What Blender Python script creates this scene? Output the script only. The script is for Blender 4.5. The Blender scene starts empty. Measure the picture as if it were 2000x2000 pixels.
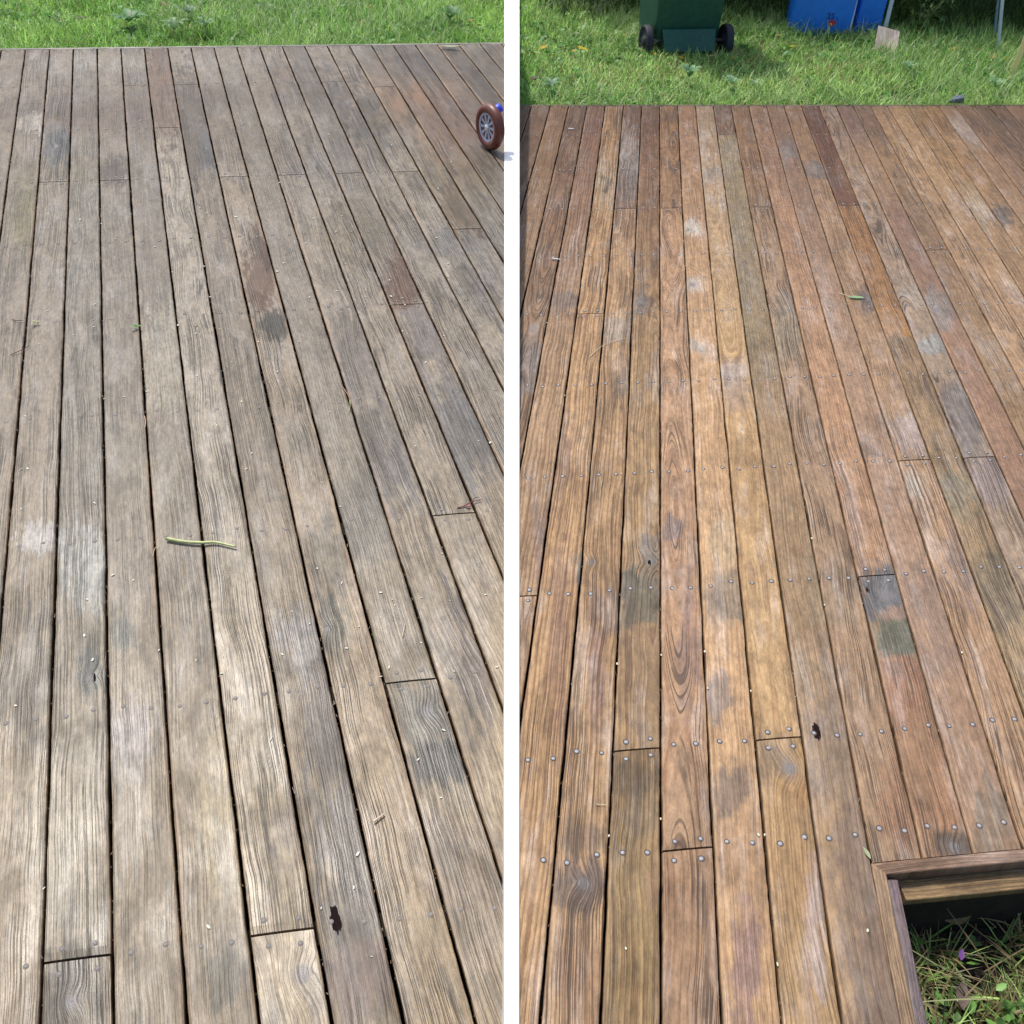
import bpy, bmesh, math, random
import numpy as np
from mathutils import Vector, Matrix
R_ = math.radians
random.seed(7); rng = np.random.default_rng(7)
scn = bpy.context.scene
COL = scn.collection

# ------------------------------------------------------------------ camera, sky, sun, exposure
FPX = 1900.0                                    # focal length for a 2000 px wide picture
def c_(x, y): return np.array([(x-1000)/FPX, (y-1000)/FPX, 1.0])
# deck planes: (joist index, board index, 1) -> picture plane, solved from the two decks' lines
HL = np.array([[-12.92913757446, 47.34461274929, 49.39939938809],
               [60.30050549561, -.2791330723790, 96.77723865654],
               [-.07405852814057, .003118561869161, 1.0]])
HR = np.array([[-95.62938521933, 40.84576559432, 1288.679586822],
               [41.05540349445, .4708512901623, 263.3471410230],
               [-.07430544818864, .002337795854942, 1.0]])
Kinv = np.linalg.inv(np.array([[FPX, 0, 1000], [0, FPX, 1000], [0, 0, 1.0]]))
PITCH = 0.095
def pose(H, scale=1.0):
    A, B, C = (Kinv @ H).T
    lam = PITCH*scale/(np.linalg.norm(np.cross(A, B))/np.linalg.norm(A))
    A, B, C = A*lam, B*lam, C*lam
    n = np.cross(A, B); n /= np.linalg.norm(n)
    if n @ C > 0: n = -n                        # points up, towards the camera
    return A, B, C, n
AL, BL, CL, nL = pose(HL); AR, BR, CR, nR = pose(HR)
def hit(n, C, x, y):
    d = c_(x, y); return d*((n @ C)/(n @ d))
ys_ = np.linspace(120, 1980, 30)
SC = math.exp(np.mean([math.log(hit(nR, CR, 1000, y)[2]/hit(nL, CL, 1000, y)[2]) for y in ys_]))
AL, BL, CL, nL = pose(HL, SC)
up = nL+nR; up /= np.linalg.norm(up)
fw = np.array([0, 0, 1.0]); Yw = fw-(fw @ up)*up; Yw /= np.linalg.norm(Yw)
Xw = np.cross(Yw, up)
MW = np.array([Xw, Yw, up])                     # camera frame -> world
HC = 0.5*(-(nL @ CL)-(nR @ CR))                 # eye height over the decks
CAMP = np.array([0, 0, HC])
def W(v): return MW @ v + CAMP
cd = bpy.data.cameras.new("camera"); cam = bpy.data.objects.new("camera", cd); COL.objects.link(cam)
cd.sensor_width = 36; cd.lens = FPX/2000*36; cd.clip_start = .05; cd.clip_end = 500
mr = MW @ np.array([[1, 0, 0], [0, -1, 0], [0, 0, -1]]).astype(float)
m4 = Matrix.Identity(4)
for i in range(3):
    for j in range(3): m4[i][j] = mr[i, j]
    m4[i][3] = CAMP[i]
cam.matrix_world = m4
scn.camera = cam
SUN_EL, SUN_AZ = R_(60), R_(-37)                # azimuth measured from +Y towards +X
wd = bpy.data.worlds.new("World"); scn.world = wd; wd.use_nodes = True
nt = wd.node_tree; bg = nt.nodes["Background"]
sky = nt.nodes.new("ShaderNodeTexSky"); sky.sky_type = 'NISHITA'; sky.sun_disc = False
sky.sun_elevation = SUN_EL; sky.sun_rotation = SUN_AZ; sky.air_density = 1.0; sky.dust_density = 3.0; sky.ozone_density = .6
nt.links.new(sky.outputs[0], bg.inputs[0]); bg.inputs[1].default_value = 0.13
sl = bpy.data.lights.new("sun", 'SUN'); sl.energy = 2.3; sl.angle = R_(3.0); sl.color = (1, .965, .91)
so = bpy.data.objects.new("sun", sl); COL.objects.link(so)
sd = Vector((math.sin(SUN_AZ)*math.cos(SUN_EL), math.cos(SUN_AZ)*math.cos(SUN_EL), math.sin(SUN_EL)))
so.rotation_euler = sd.to_track_quat('Z', 'Y').to_euler()
scn.view_settings.view_transform = 'Standard'; scn.view_settings.look = 'None'
scn.view_settings.exposure = 0.62; scn.view_settings.gamma = 1
scn.render.engine = 'CYCLES'
scn.render.resolution_x = 1024; scn.render.resolution_y = 1024

# ------------------------------------------------------------------ helpers
def lin(c): 
    c = np.asarray(c, float)/255; return np.where(c <= .04045, c/12.92, ((c+.055)/1.055)**2.4)
def tag(o, label=None, cat=None, group=None, kind=None):
    if label: o["label"] = label
    if cat: o["category"] = cat
    if group: o["group"] = group
    if kind: o["kind"] = kind
    return o
def link(name, me, mats=(), parent=None, loc=None):
    o = bpy.data.objects.new(name, me); COL.objects.link(o)
    for m in mats:
        if m.name not in [k.name for k in me.materials if k]: me.materials.append(m)
    if parent: o.parent = parent
    if loc is not None: o.location = loc
    return o
def empty(name, loc=(0, 0, 0), rot=None):
    o = bpy.data.objects.new(name, None); COL.objects.link(o); o.location = loc; o.empty_display_size = .1
    if rot: o.rotation_euler = rot
    return o
def mesh_pd(name, V, F, smooth=False):
    me = bpy.data.meshes.new(name); me.from_pydata([tuple(v) for v in V], [], [tuple(f) for f in F])
    if smooth:
        for p in me.polygons: p.use_smooth = True
    me.update(); return me
def bm_mesh(name, bm, smooth=False):
    me = bpy.data.meshes.new(name); bm.to_mesh(me); bm.free()
    if smooth:
        for p in me.polygons: p.use_smooth = True
    return me
def lawn_at(x, y, z=None):
    d = MW @ c_(x, y); zz = (ZLL if x < 1000 else ZL) if z is None else z
    return Vector(CAMP + d*((zz-HC)/d[2]))
def ray_at_Y(x, y, Y):
    d = MW @ c_(x, y); return Vector(CAMP + d*(Y/d[1]))
def tube(pts, rad, n=8, caps=True):
    pts = [Vector(p) for p in pts]; V = []; F = []
    if not hasattr(rad, '__len__'): rad = [rad]*len(pts)
    up0 = Vector((0, 0, 1))
    for i, p in enumerate(pts):
        t = (pts[min(i+1, len(pts)-1)]-pts[max(i-1, 0)]).normalized()
        a = t.cross(up0)
        if a.length < .05: a = t.cross(Vector((1, 0, 0)))
        a.normalize(); b = a.cross(t)
        for k in range(n):
            q = 2*math.pi*k/n; V.append(p+(a*math.cos(q)+b*math.sin(q))*rad[i])
    for i in range(len(pts)-1):
        for k in range(n):
            F.append((i*n+k, i*n+(k+1) % n, (i+1)*n+(k+1) % n, (i+1)*n+k))
    if caps: F += [tuple(range(n)), tuple(range((len(pts)-1)*n, len(pts)*n))]
    return V, F
def vnoise(x, y, seed=0):
    x = np.asarray(x, float); y = np.asarray(y, float)
    xi = np.floor(x).astype(np.int64); yi = np.floor(y).astype(np.int64); xf = x-xi; yf = y-yi
    def h(a, b):
        n = (a*374761393+b*668265263+seed*1442695041) & 0xffffffff
        n = ((n ^ (n >> 13))*1274126177) & 0xffffffff
        return ((n ^ (n >> 16)) & 0xffff)/65535.0
    u = xf*xf*(3-2*xf); v = yf*yf*(3-2*yf)
    return (h(xi, yi)*(1-u)+h(xi+1, yi)*u)*(1-v)+(h(xi, yi+1)*(1-u)+h(xi+1, yi+1)*u)*v
def fbm(x, y, seed=0, o=4):
    s = 0; a = .5; t = 0
    for k in range(o): s = s+a*vnoise(x*2**k, y*2**k, seed+k*17); t += a; a *= .55
    return s/t

# node helper
class NT:
    def __init__(s, mat): s.t = mat.node_tree; s.n = s.t.nodes; s.l = s.t.links
    def new(s, typ, **kw):
        n = s.n.new(typ)
        for k, v in kw.items(): setattr(n, k, v)
        return n
    def plug(s, sock, v):
        if isinstance(v, bpy.types.NodeSocket): s.l.new(v, sock)
        elif v is not None:
            if hasattr(sock.default_value, '__len__') and not hasattr(v, '__len__'): v = [v]*len(sock.default_value)
            if hasattr(v, '__len__') and len(sock.default_value) == 4 and len(v) == 3: v = tuple(v)+(1,)
            sock.default_value = v
    def m(s, op, a, b=None, c=None, clamp=False):
        n = s.new("ShaderNodeMath", operation=op, use_clamp=clamp)
        s.plug(n.inputs[0], a); s.plug(n.inputs[1], b)
        if c is not None: s.plug(n.inputs[2], c)
        return n.outputs[0]
    def vec(s, x, y, z=0.0):
        n = s.new("ShaderNodeCombineXYZ"); s.plug(n.inputs[0], x); s.plug(n.inputs[1], y); s.plug(n.inputs[2], z); return n.outputs[0]
    def noise(s, v, scale=1.0, detail=3.0, rough=.55, dist=0.0):
        n = s.new("ShaderNodeTexNoise"); s.plug(n.inputs['Vector'], v); n.inputs['Scale'].default_value = scale
        n.inputs['Detail'].default_value = detail; n.inputs['Roughness'].default_value = rough; n.inputs['Distortion'].default_value = dist
        return n.outputs['Fac']
    def mix(s, f, a, b, typ='MIX'):
        n = s.new("ShaderNodeMix", data_type='RGBA', blend_type=typ)
        s.plug(n.inputs[0], f); s.plug(n.inputs[6], a); s.plug(n.inputs[7], b); return n.outputs[2]
    def sm(s, v, lo, hi, a=0.0, b=1.0):
        n = s.new("ShaderNodeMapRange", interpolation_type='SMOOTHSTEP'); s.plug(n.inputs[0], v)
        for i, q in enumerate((lo, hi, a, b)): s.plug(n.inputs[i+1], q)
        return n.outputs[0]
    def attr(s, name, typ='GEOMETRY', out='Fac'):
        n = s.new("ShaderNodeAttribute", attribute_type=typ, attribute_name=name); return n.outputs[out]
def newmat(name):
    m = bpy.data.materials.new(name); m.use_nodes = True
    return m, NT(m), m.node_tree.nodes["Principled BSDF"]

def wood_material(name, ring_dark, fibre_amt, check_col, grime, grime_amt, rough, spec, green_amt, fleck, stain_gain=1.0):
    m, n, p = newmat(name)
    tc = n.new("ShaderNodeTexCoord"); sx = n.new("ShaderNodeSeparateXYZ"); n.l.new(tc.outputs['Object'], sx.inputs[0])
    x, y = sx.outputs[0], sx.outputs[1]
    seed = n.attr("seed", 'OBJECT'); gx = n.attr("pith_offset", 'OBJECT'); gd = n.attr("pith_depth", 'OBJECT')
    rw = n.attr("ring_width", 'OBJECT'); rc = n.attr("ring_contrast", 'OBJECT'); ck = n.attr("checking", 'OBJECT')
    knotm = None; kfield = None; kring = None
    for kn in ("knot_a", "knot_b"):
        a = n.attr(kn, 'OBJECT', 'Vector'); s2 = n.new("ShaderNodeSeparateXYZ"); n.l.new(a, s2.inputs[0])
        dx = n.m('SUBTRACT', x, s2.outputs[0]); dy = n.m('SUBTRACT', y, s2.outputs[1]); r = n.m('MAXIMUM', s2.outputs[2], 1e-4)
        wob = n.noise(n.vec(n.m('MULTIPLY', x, 60), n.m('MULTIPLY', y, 45), seed), 1, 2)
        d = n.m('SQRT', n.m('ADD', n.m('MULTIPLY', dx, dx), n.m('MULTIPLY', n.m('MULTIPLY', dy, dy), .62)))
        d = n.m('ADD', d, n.m('MULTIPLY', n.m('SUBTRACT', wob, .5), .008))
        q = n.m('DIVIDE', d, r)
        f = n.m('POWER', 2.718, n.m('MULTIPLY', n.m('MULTIPLY', q, q), -.16))
        f = n.m('MULTIPLY', f, n.m('MULTIPLY', n.m('GREATER_THAN', s2.outputs[2], .0005), n.m('MULTIPLY', r, 1.6)))
        km = n.m('MULTIPLY', n.sm(q, .75, 1.15, 1, 0), n.m('GREATER_THAN', s2.outputs[2], .0005))
        halo = n.m('MULTIPLY', n.sm(q, .8, 3.0, 1, 0), n.m('GREATER_THAN', s2.outputs[2], .0005))
        kr = n.m('MULTIPLY', km, n.m('SINE', n.m('MULTIPLY', d, 1900)))
        if knotm is None: knotm, kfield, kring, khalo = km, f, kr, halo
        else:
            knotm = n.m('MAXIMUM', knotm, km); kfield = n.m('ADD', kfield, f); kring = n.m('ADD', kring, kr); khalo = n.m('MAXIMUM', khalo, halo)
    w1 = n.noise(n.vec(n.m('MULTIPLY', x, 2.5), n.m('MULTIPLY', y, 2.2), seed), 1, 2)
    w2 = n.noise(n.vec(n.m('MULTIPLY', x, 3), n.m('MULTIPLY', y, 1.1), n.m('ADD', seed, 31.7)), 1, 2)
    w3 = n.noise(n.vec(n.m('MULTIPLY', x, 25), n.m('MULTIPLY', y, 10), n.m('ADD', seed, 11.7)), 1, 2)
    u = n.m('ADD', n.m('SUBTRACT', x, gx), n.m('MULTIPLY', n.m('SUBTRACT', w1, .5), .034))
    u = n.m('ADD', u, n.m('MULTIPLY', n.m('SUBTRACT', w3, .5), .006))
    v = n.m('ADD', gd, n.m('MULTIPLY', n.m('SUBTRACT', w2, .5), .10))
    rad = n.m('SQRT', n.m('ADD', n.m('MULTIPLY', u, u), n.m('MULTIPLY', v, v)))
    rad = n.m('ADD', rad, kfield)
    ph = n.m('FRACT', n.m('ADD', n.m('DIVIDE', rad, rw), n.m('MULTIPLY', n.noise(n.vec(n.m('MULTIPLY', rad, 45), n.m('MULTIPLY', y, .6), seed), 1, 2), 3.0)))
    ring = n.m('MULTIPLY', n.sm(ph, .25, .82), n.sm(ph, .86, .99, 1, 0))
    rvar = n.noise(n.vec(n.m('MULTIPLY', rad, 90), n.m('MULTIPLY', y, 3), seed), 1, 2)
    ring = n.m('MULTIPLY', ring, n.sm(rvar, .25, .65, .35, 1))
    ringv = n.m('MULTIPLY', ring, rc)
    fib = n.noise(n.vec(n.m('MULTIPLY', rad, 620), n.m('MULTIPLY', y, 17), seed), 1, 3, .6)
    fib2 = n.noise(n.vec(n.m('MULTIPLY', rad, 190), n.m('MULTIPLY', y, 5), n.m('ADD', seed, 5.3)), 1, 3, .6)
    c1 = n.noise(n.vec(n.m('MULTIPLY', rad, 240), n.m('MULTIPLY', y, 1.3), n.m('ADD', seed, 9.1)), 1, 1)
    c1 = n.sm(n.m('ABSOLUTE', n.m('SUBTRACT', c1, .5)), .012, .055, 1, 0)
    cm = n.noise(n.vec(n.m('MULTIPLY', x, 18), n.m('MULTIPLY', y, 4), n.m('ADD', seed, 3.3)), 1, 3)
    crack = n.m('MULTIPLY', n.m('MULTIPLY', c1, n.sm(cm, .40, .56)), ck)
    mot = n.noise(n.vec(n.m('MULTIPLY', x, 42), n.m('MULTIPLY', y, 20), n.m('ADD', seed, 2.1)), 1, 5, .62)
    mot2 = n.noise(n.vec(n.m('MULTIPLY', x, 13), n.m('MULTIPLY', y, 5.5), n.m('ADD', seed, 7.7)), 1, 4, .6, .6)
    flk = n.noise(n.vec(n.m('MULTIPLY', x, 150), n.m('MULTIPLY', y, 42), n.m('ADD', seed, 1.9)), 1, 3, .65)
    spk = n.noise(n.vec(n.m('MULTIPLY', x, 420), n.m('MULTIPLY', y, 170), seed), 1, 2, .7)
    tint = n.attr("tint", out='Color')
    sf = n.m('ADD', n.attr("stain_field"), n.m('MULTIPLY', n.m('SUBTRACT', n.m('ADD', n.m('MULTIPLY', fib2, .35), n.m('MULTIPLY', mot, .65)), .5), 2.2))
    sf = n.m('ADD', sf, n.m('MULTIPLY', n.m('SUBTRACT', flk, .5), .8))
    stk = n.noise(n.vec(n.m('MULTIPLY', rad, 110), n.m('MULTIPLY', y, 8), n.m('ADD', seed, 6.6)), 1, 4, .65)
    sf = n.m('ADD', sf, n.m('MULTIPLY', n.m('SUBTRACT', stk, .5), 1.9))
    tint = n.mix(n.m('MULTIPLY', n.sm(sf, .05, .60), n.m('MULTIPLY', n.attr("stain_strength"), stain_gain, clamp=True)), tint, n.attr("stain_color", out='Color'))
    col = n.mix(n.m('MULTIPLY', n.sm(mot2, .44, .74), grime_amt), tint, n.mix(1, tint, grime, 'MULTIPLY'))
    col = n.mix(n.m('MULTIPLY', n.sm(mot, .55, .78), green_amt), col, n.mix(1, col, (.62, .64, .60, 1), 'MULTIPLY'))
    col = n.mix(n.m('MULTIPLY', ringv, n.m('SUBTRACT', 1, knotm)), col, n.mix(1, col, ring_dark, 'MULTIPLY'))
    pw = n.noise(n.vec(n.m('MULTIPLY', x, 16), n.m('MULTIPLY', y, 3.2), n.m('ADD', seed, 44.4)), 1, 5, .68)
    hsv = n.new("ShaderNodeHueSaturation"); n.plug(hsv.inputs['Color'], col); hsv.inputs['Saturation'].default_value = .62; hsv.inputs['Value'].default_value = 1.26
    col = n.mix(n.m('MULTIPLY', n.sm(n.m('ADD', pw, n.m('MULTIPLY', n.m('SUBTRACT', stk, .5), .5)), .48, .70), .75), col, hsv.outputs[0])
    dk = n.noise(n.vec(n.m('MULTIPLY', x, 22), n.m('MULTIPLY', y, 7), n.m('ADD', seed, 71.4)), 1, 6, .72)
    col = n.mix(n.m('MULTIPLY', n.sm(n.m('ADD', dk, n.m('MULTIPLY', n.m('SUBTRACT', stk, .5), .6)), .54, .76), .6), col, n.mix(1, col, (.52, .50, .50, 1), 'MULTIPLY'))
    lum = n.m('ADD', 1-fibre_amt*.5, n.m('MULTIPLY', fib, fibre_amt))
    lum = n.m('MULTIPLY', lum, n.sm(fib2, .25, .75, 1-fibre_amt*.55, 1+fibre_amt*.4))
    lum = n.m('MULTIPLY', lum, n.sm(mot, .3, .7, 1.14, .86))
    lum = n.m('MULTIPLY', lum, n.sm(spk, .3, .7, .90, 1.10))
    lum = n.m('MULTIPLY', lum, n.sm(flk, .3, .7, 1-fleck, 1+fleck))
    col = n.mix(1, col, n.vec(lum, lum, lum), 'MULTIPLY')
    col = n.mix(n.m('MULTIPLY', khalo, .30), col, (.13, .12, .115, 1))
    col = n.mix(n.m('MULTIPLY', knotm, .75), col, n.mix(n.m('ADD', .5, n.m('MULTIPLY', kring, .5)), (.10, .095, .095, 1), (.20, .19, .18, 1)))
    col = n.mix(n.m('MULTIPLY', crack, .85), col, check_col)
    # rotten hole / open knot
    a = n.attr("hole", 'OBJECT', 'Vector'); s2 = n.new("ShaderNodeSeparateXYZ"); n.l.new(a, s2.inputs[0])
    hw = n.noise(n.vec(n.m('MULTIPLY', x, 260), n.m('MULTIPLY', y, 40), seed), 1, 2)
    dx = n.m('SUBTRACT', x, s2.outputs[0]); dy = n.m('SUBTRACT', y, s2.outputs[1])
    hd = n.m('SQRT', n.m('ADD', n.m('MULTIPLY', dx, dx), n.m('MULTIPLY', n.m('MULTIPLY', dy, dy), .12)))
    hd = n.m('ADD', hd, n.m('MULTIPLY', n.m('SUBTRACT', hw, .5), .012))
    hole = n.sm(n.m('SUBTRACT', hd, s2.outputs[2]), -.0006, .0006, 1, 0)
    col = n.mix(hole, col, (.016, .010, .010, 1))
    edge = n.attr('edge_glow'); col = n.mix(n.m('MULTIPLY', edge, .42), col, (.34, .22, .13, 1))  # warm lit-edge glow painted into the colour along the arrises
    side = n.attr("side_dark"); col = n.mix(side, col, n.mix(1, col, (.35, .30, .24, 1), 'MULTIPLY'))  # sides turn darker and browner away from the top face
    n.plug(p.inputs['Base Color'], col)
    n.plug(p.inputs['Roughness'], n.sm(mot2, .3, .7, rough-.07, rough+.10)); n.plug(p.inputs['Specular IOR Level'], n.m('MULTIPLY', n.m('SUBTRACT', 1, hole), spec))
    h = n.m('ADD', n.m('MULTIPLY', ring, .35), n.m('MULTIPLY', fib, .45)); h = n.m('ADD', h, n.m('MULTIPLY', fib2, .35))
    h = n.m('SUBTRACT', h, n.m('MULTIPLY', crack, 1.5)); h = n.m('SUBTRACT', h, n.m('MULTIPLY', hole, 2.5))
    h = n.m('ADD', h, n.m('MULTIPLY', spk, .2))
    b = n.new("ShaderNodeBump"); n.plug(b.inputs['Height'], h); b.inputs['Distance'].default_value = .0013; b.inputs['Strength'].default_value = .75
    n.l.new(b.outputs[0], p.inputs['Normal'])
    return m
M_OLD = wood_material("weathered_wood", (.82, .80, .78, 1), .22, (.03, .025, .02, 1), (.68, .67, .63, 1), .95, .43, .50, .85, .24, 1.3)
M_NEW = wood_material("cleaned_wood", (.50, .40, .34, 1), .34, (.05, .032, .022, 1), (.74, .72, .74, 1), .60, .62, .35, .55, .16)

def simple(name, col, rough=.5, metal=0.0, spec=.5, nscale=0, namt=.2, bump=0.0, col2=None):
    m, n, p = newmat(name)
    c = tuple(col)+(1,)
    if nscale:
        tc = n.new("ShaderNodeTexCoord"); f = n.noise(tc.outputs['Object'], nscale, 4)
        c2 = tuple(col2)+(1,) if col2 is not None else tuple(v*(1-namt) for v in col)+(1,)
        n.plug(p.inputs['Base Color'], n.mix(n.sm(f, .35, .65), c, c2))
        if bump:
            b = n.new("ShaderNodeBump"); n.plug(b.inputs['Height'], f); b.inputs['Distance'].default_value = bump
            n.l.new(b.outputs[0], p.inputs['Normal'])
    else: p.inputs['Base Color'].default_value = c
    p.inputs['Roughness'].default_value = rough; p.inputs['Metallic'].default_value = metal; p.inputs['Specular IOR Level'].default_value = spec
    return m
def leafmat(name, attr=True, col=(.1, .2, .04), trans=.35, rough=.5):
    m, n, p = newmat(name)
    if attr: c = n.attr("gcol", out='Color')
    else: c = tuple(col)+(1,)
    n.plug(p.inputs['Base Color'], c); p.inputs['Roughness'].default_value = rough; p.inputs['Specular IOR Level'].default_value = .35
    t = n.new("ShaderNodeBsdfTranslucent"); n.plug(t.inputs[0], c)
    mx = n.new("ShaderNodeMixShader"); mx.inputs[0].default_value = trans
    n.l.new(p.outputs[0], mx.inputs[1]); n.l.new(t.outputs[0], mx.inputs[2])
    n.l.new(mx.outputs[0], n.n["Material Output"].inputs[0])
    return m
M_NAIL = simple("galvanised_steel", (.34, .35, .37), .6, .15, .5, 900, .3)
M_NAILOLD = simple("dull_steel", (.26, .25, .24), .75, .05, .4, 900, .4)
M_NAILRIM = simple("nail_stain_shade", (.09, .07, .06), .8, 0, .2)  # dark ring paints dent shade and stain round the nail head
M_JOIST = simple("gap_shade_timber", (.022, .016, .011), .85, 0, .3, 30, .5)  # near black, the shade of the board gaps put into the colour
M_SAWN = simple("sawn_timber", (.34, .25, .145), .8, 0, .3, 220, .45, .001, (.15, .105, .065))
M_WHITE = simple("white_paint", (.84, .84, .82), .45, 0, .5, 14, .06, .0006)

# ------------------------------------------------------------------ decks
# stains, with one painted glare patch: (px x, px y, rx, ry, sRGB, strength, board or None, hard)
KL = np.array((.565, .535, .435)); KR = np.array((.73, .735, .685)); K = 0.72                                        # picture colour -> surface colour
ST_L = [
 (420, 190, 60, 24, (116, 94, 74), .5, None, .4), (600, 190, 90, 30, (122, 100, 84), .5, None, .4), (500, 270, 120, 40, (130, 112, 98), .4, None, .5), (300, 120, 240, 18, (172, 162, 152), .6, None, .4),
 (740, 260, 60, 60, (108, 94, 84), .5, None, .5), (150, 330, 120, 30, (134, 120, 106), .4, None, .5), (880, 330, 80, 60, (138, 116, 84), .5, None, .4), (690, 450, 80, 60, (146, 132, 118), .4, None, .5),
 (200, 225, 210, 42, (120, 92, 72), .60, None, .35), (370, 250, 30, 90, (112, 92, 74), .75, 6, .3), (320, 160, 30, 90, (138, 104, 74), .6, 5, .3),
 (112, 282, 26, 26, (92, 90, 86), .7, 1, .5), (222, 335, 26, 20, (98, 78, 70), .7, 3, .4), (60, 240, 30, 14, (178, 168, 160), .7, 0, .5),
 (512, 530, 26, 62, (124, 88, 54), .95, 7, .15), (535, 636, 26, 20, (78, 72, 54), .85, 7, .4), (560, 150, 60, 40, (128, 104, 86), .4, None, .5),
 (795, 550, 34, 46, (128, 86, 52), .9, 11, .15), (830, 190, 130, 55, (160, 116, 66), .75, None, .45), (900, 250, 70, 60, (150, 105, 60), .6, None, .4),
 (905, 405, 40, 44, (124, 100, 66), .7, 14, .3), (850, 120, 170, 28, (112, 92, 74), .6, None, .4), (960, 170, 50, 60, (100, 84, 70), .5, None, .4),
 (640, 240, 40, 70, (106, 90, 80), .6, 12, .4), (700, 240, 40, 70, (112, 96, 84), .5, 13, .5), (400, 290, 24, 36, (94, 88, 82), .7, 6, .5),
 (890, 475, 70, 34, (108, 108, 112), .6, None, .5), (940, 560, 40, 50, (118, 114, 116), .6, None, .5), (620, 330, 50, 60, (112, 104, 98), .5, None, .5),
 (850, 640, 60, 60, (122, 112, 112), .6, 11, .4), (470, 740, 30, 90, (116, 110, 110), .55, 5, .5), (560, 740, 40, 60, (120, 118, 110), .6, 6, .5),
 (690, 700, 50, 60, (118, 108, 106), .5, 9, .5), (740, 900, 60, 90, (120, 112, 112), .55, 9, .5), (900, 850, 60, 80, (112, 110, 114), .6, 11, .5),
 (720, 1000, 50, 70, (122, 118, 112), .5, 8, .5), (560, 860, 60, 50, (112, 108, 100), .5, None, .5),
 (75, 1046, 30, 22, (192, 187, 192), .7, 1, .25), (165, 1105, 42, 60, (176, 178, 182), .65, 2, .2), (590, 1240, 34, 44, (160, 157, 164), .55, 6, .4),
 (650, 1215, 26, 50, (108, 106, 96), .6, 7, .5), (240, 1235, 16, 26, (116, 118, 114), .7, 3, .5), (180, 1310, 22, 34, (104, 106, 102), .7, 2, .5),
 (822, 1400, 60, 50, (118, 114, 106), .7, 8, .4), (860, 1490, 70, 36, (82, 80, 76), .7, 8, .45), (470, 1270, 30, 60, (116, 112, 96), .45, 4, .5),
 (650, 1400, 50, 130, (116, 108, 108), .6, 6, .4), (700, 1640, 60, 180, (112, 106, 106), .6, 6, .5), (800, 1280, 40, 60, (122, 114, 108), .5, 9, .5),
 (60, 1330, 50, 90, (116, 106, 96), .6, 1, .5), (590, 1610, 50, 60, (126, 112, 106), .5, 5, .5), (440, 1600, 40, 160, (176, 160, 128), .5, 4, .5),
 (440, 1900, 30, 50, (90, 86, 72), .6, 4, .5), (130, 1930, 60, 60, (98, 86, 70), .75, 2, .35), (560, 1895, 30, 40, (206, 190, 170), .8, 5, .5),
 (250, 1440, 34, 50, (176, 168, 176), .5, 3, .5), (250, 1100, 40, 80, (148, 136, 126), .4, 3, .5), (830, 1650, 60, 60, (122, 110, 106), .5, 8, .5),
 (700, 1900, 50, 60, (122, 104, 106), .5, 6, .5), (940, 1250, 50, 120, (118, 108, 110), .5, 9, .5), (930, 1750, 60, 130, (130, 114, 104), .4, 8, .5),
 (120, 1650, 90, 180, (198, 190, 180), .5, None, .4), (300, 950, 60, 90, (172, 164, 152), .5, None, .5), (640, 1080, 50, 60, (122, 116, 106), .45, 7, .5),  # first entry paints the pale glare at the near left
 (330, 700, 40, 80, (176, 168, 156), .5, 4, .5), (60, 420, 30, 60, (152, 142, 128), .5, 0, .5),
]
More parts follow.
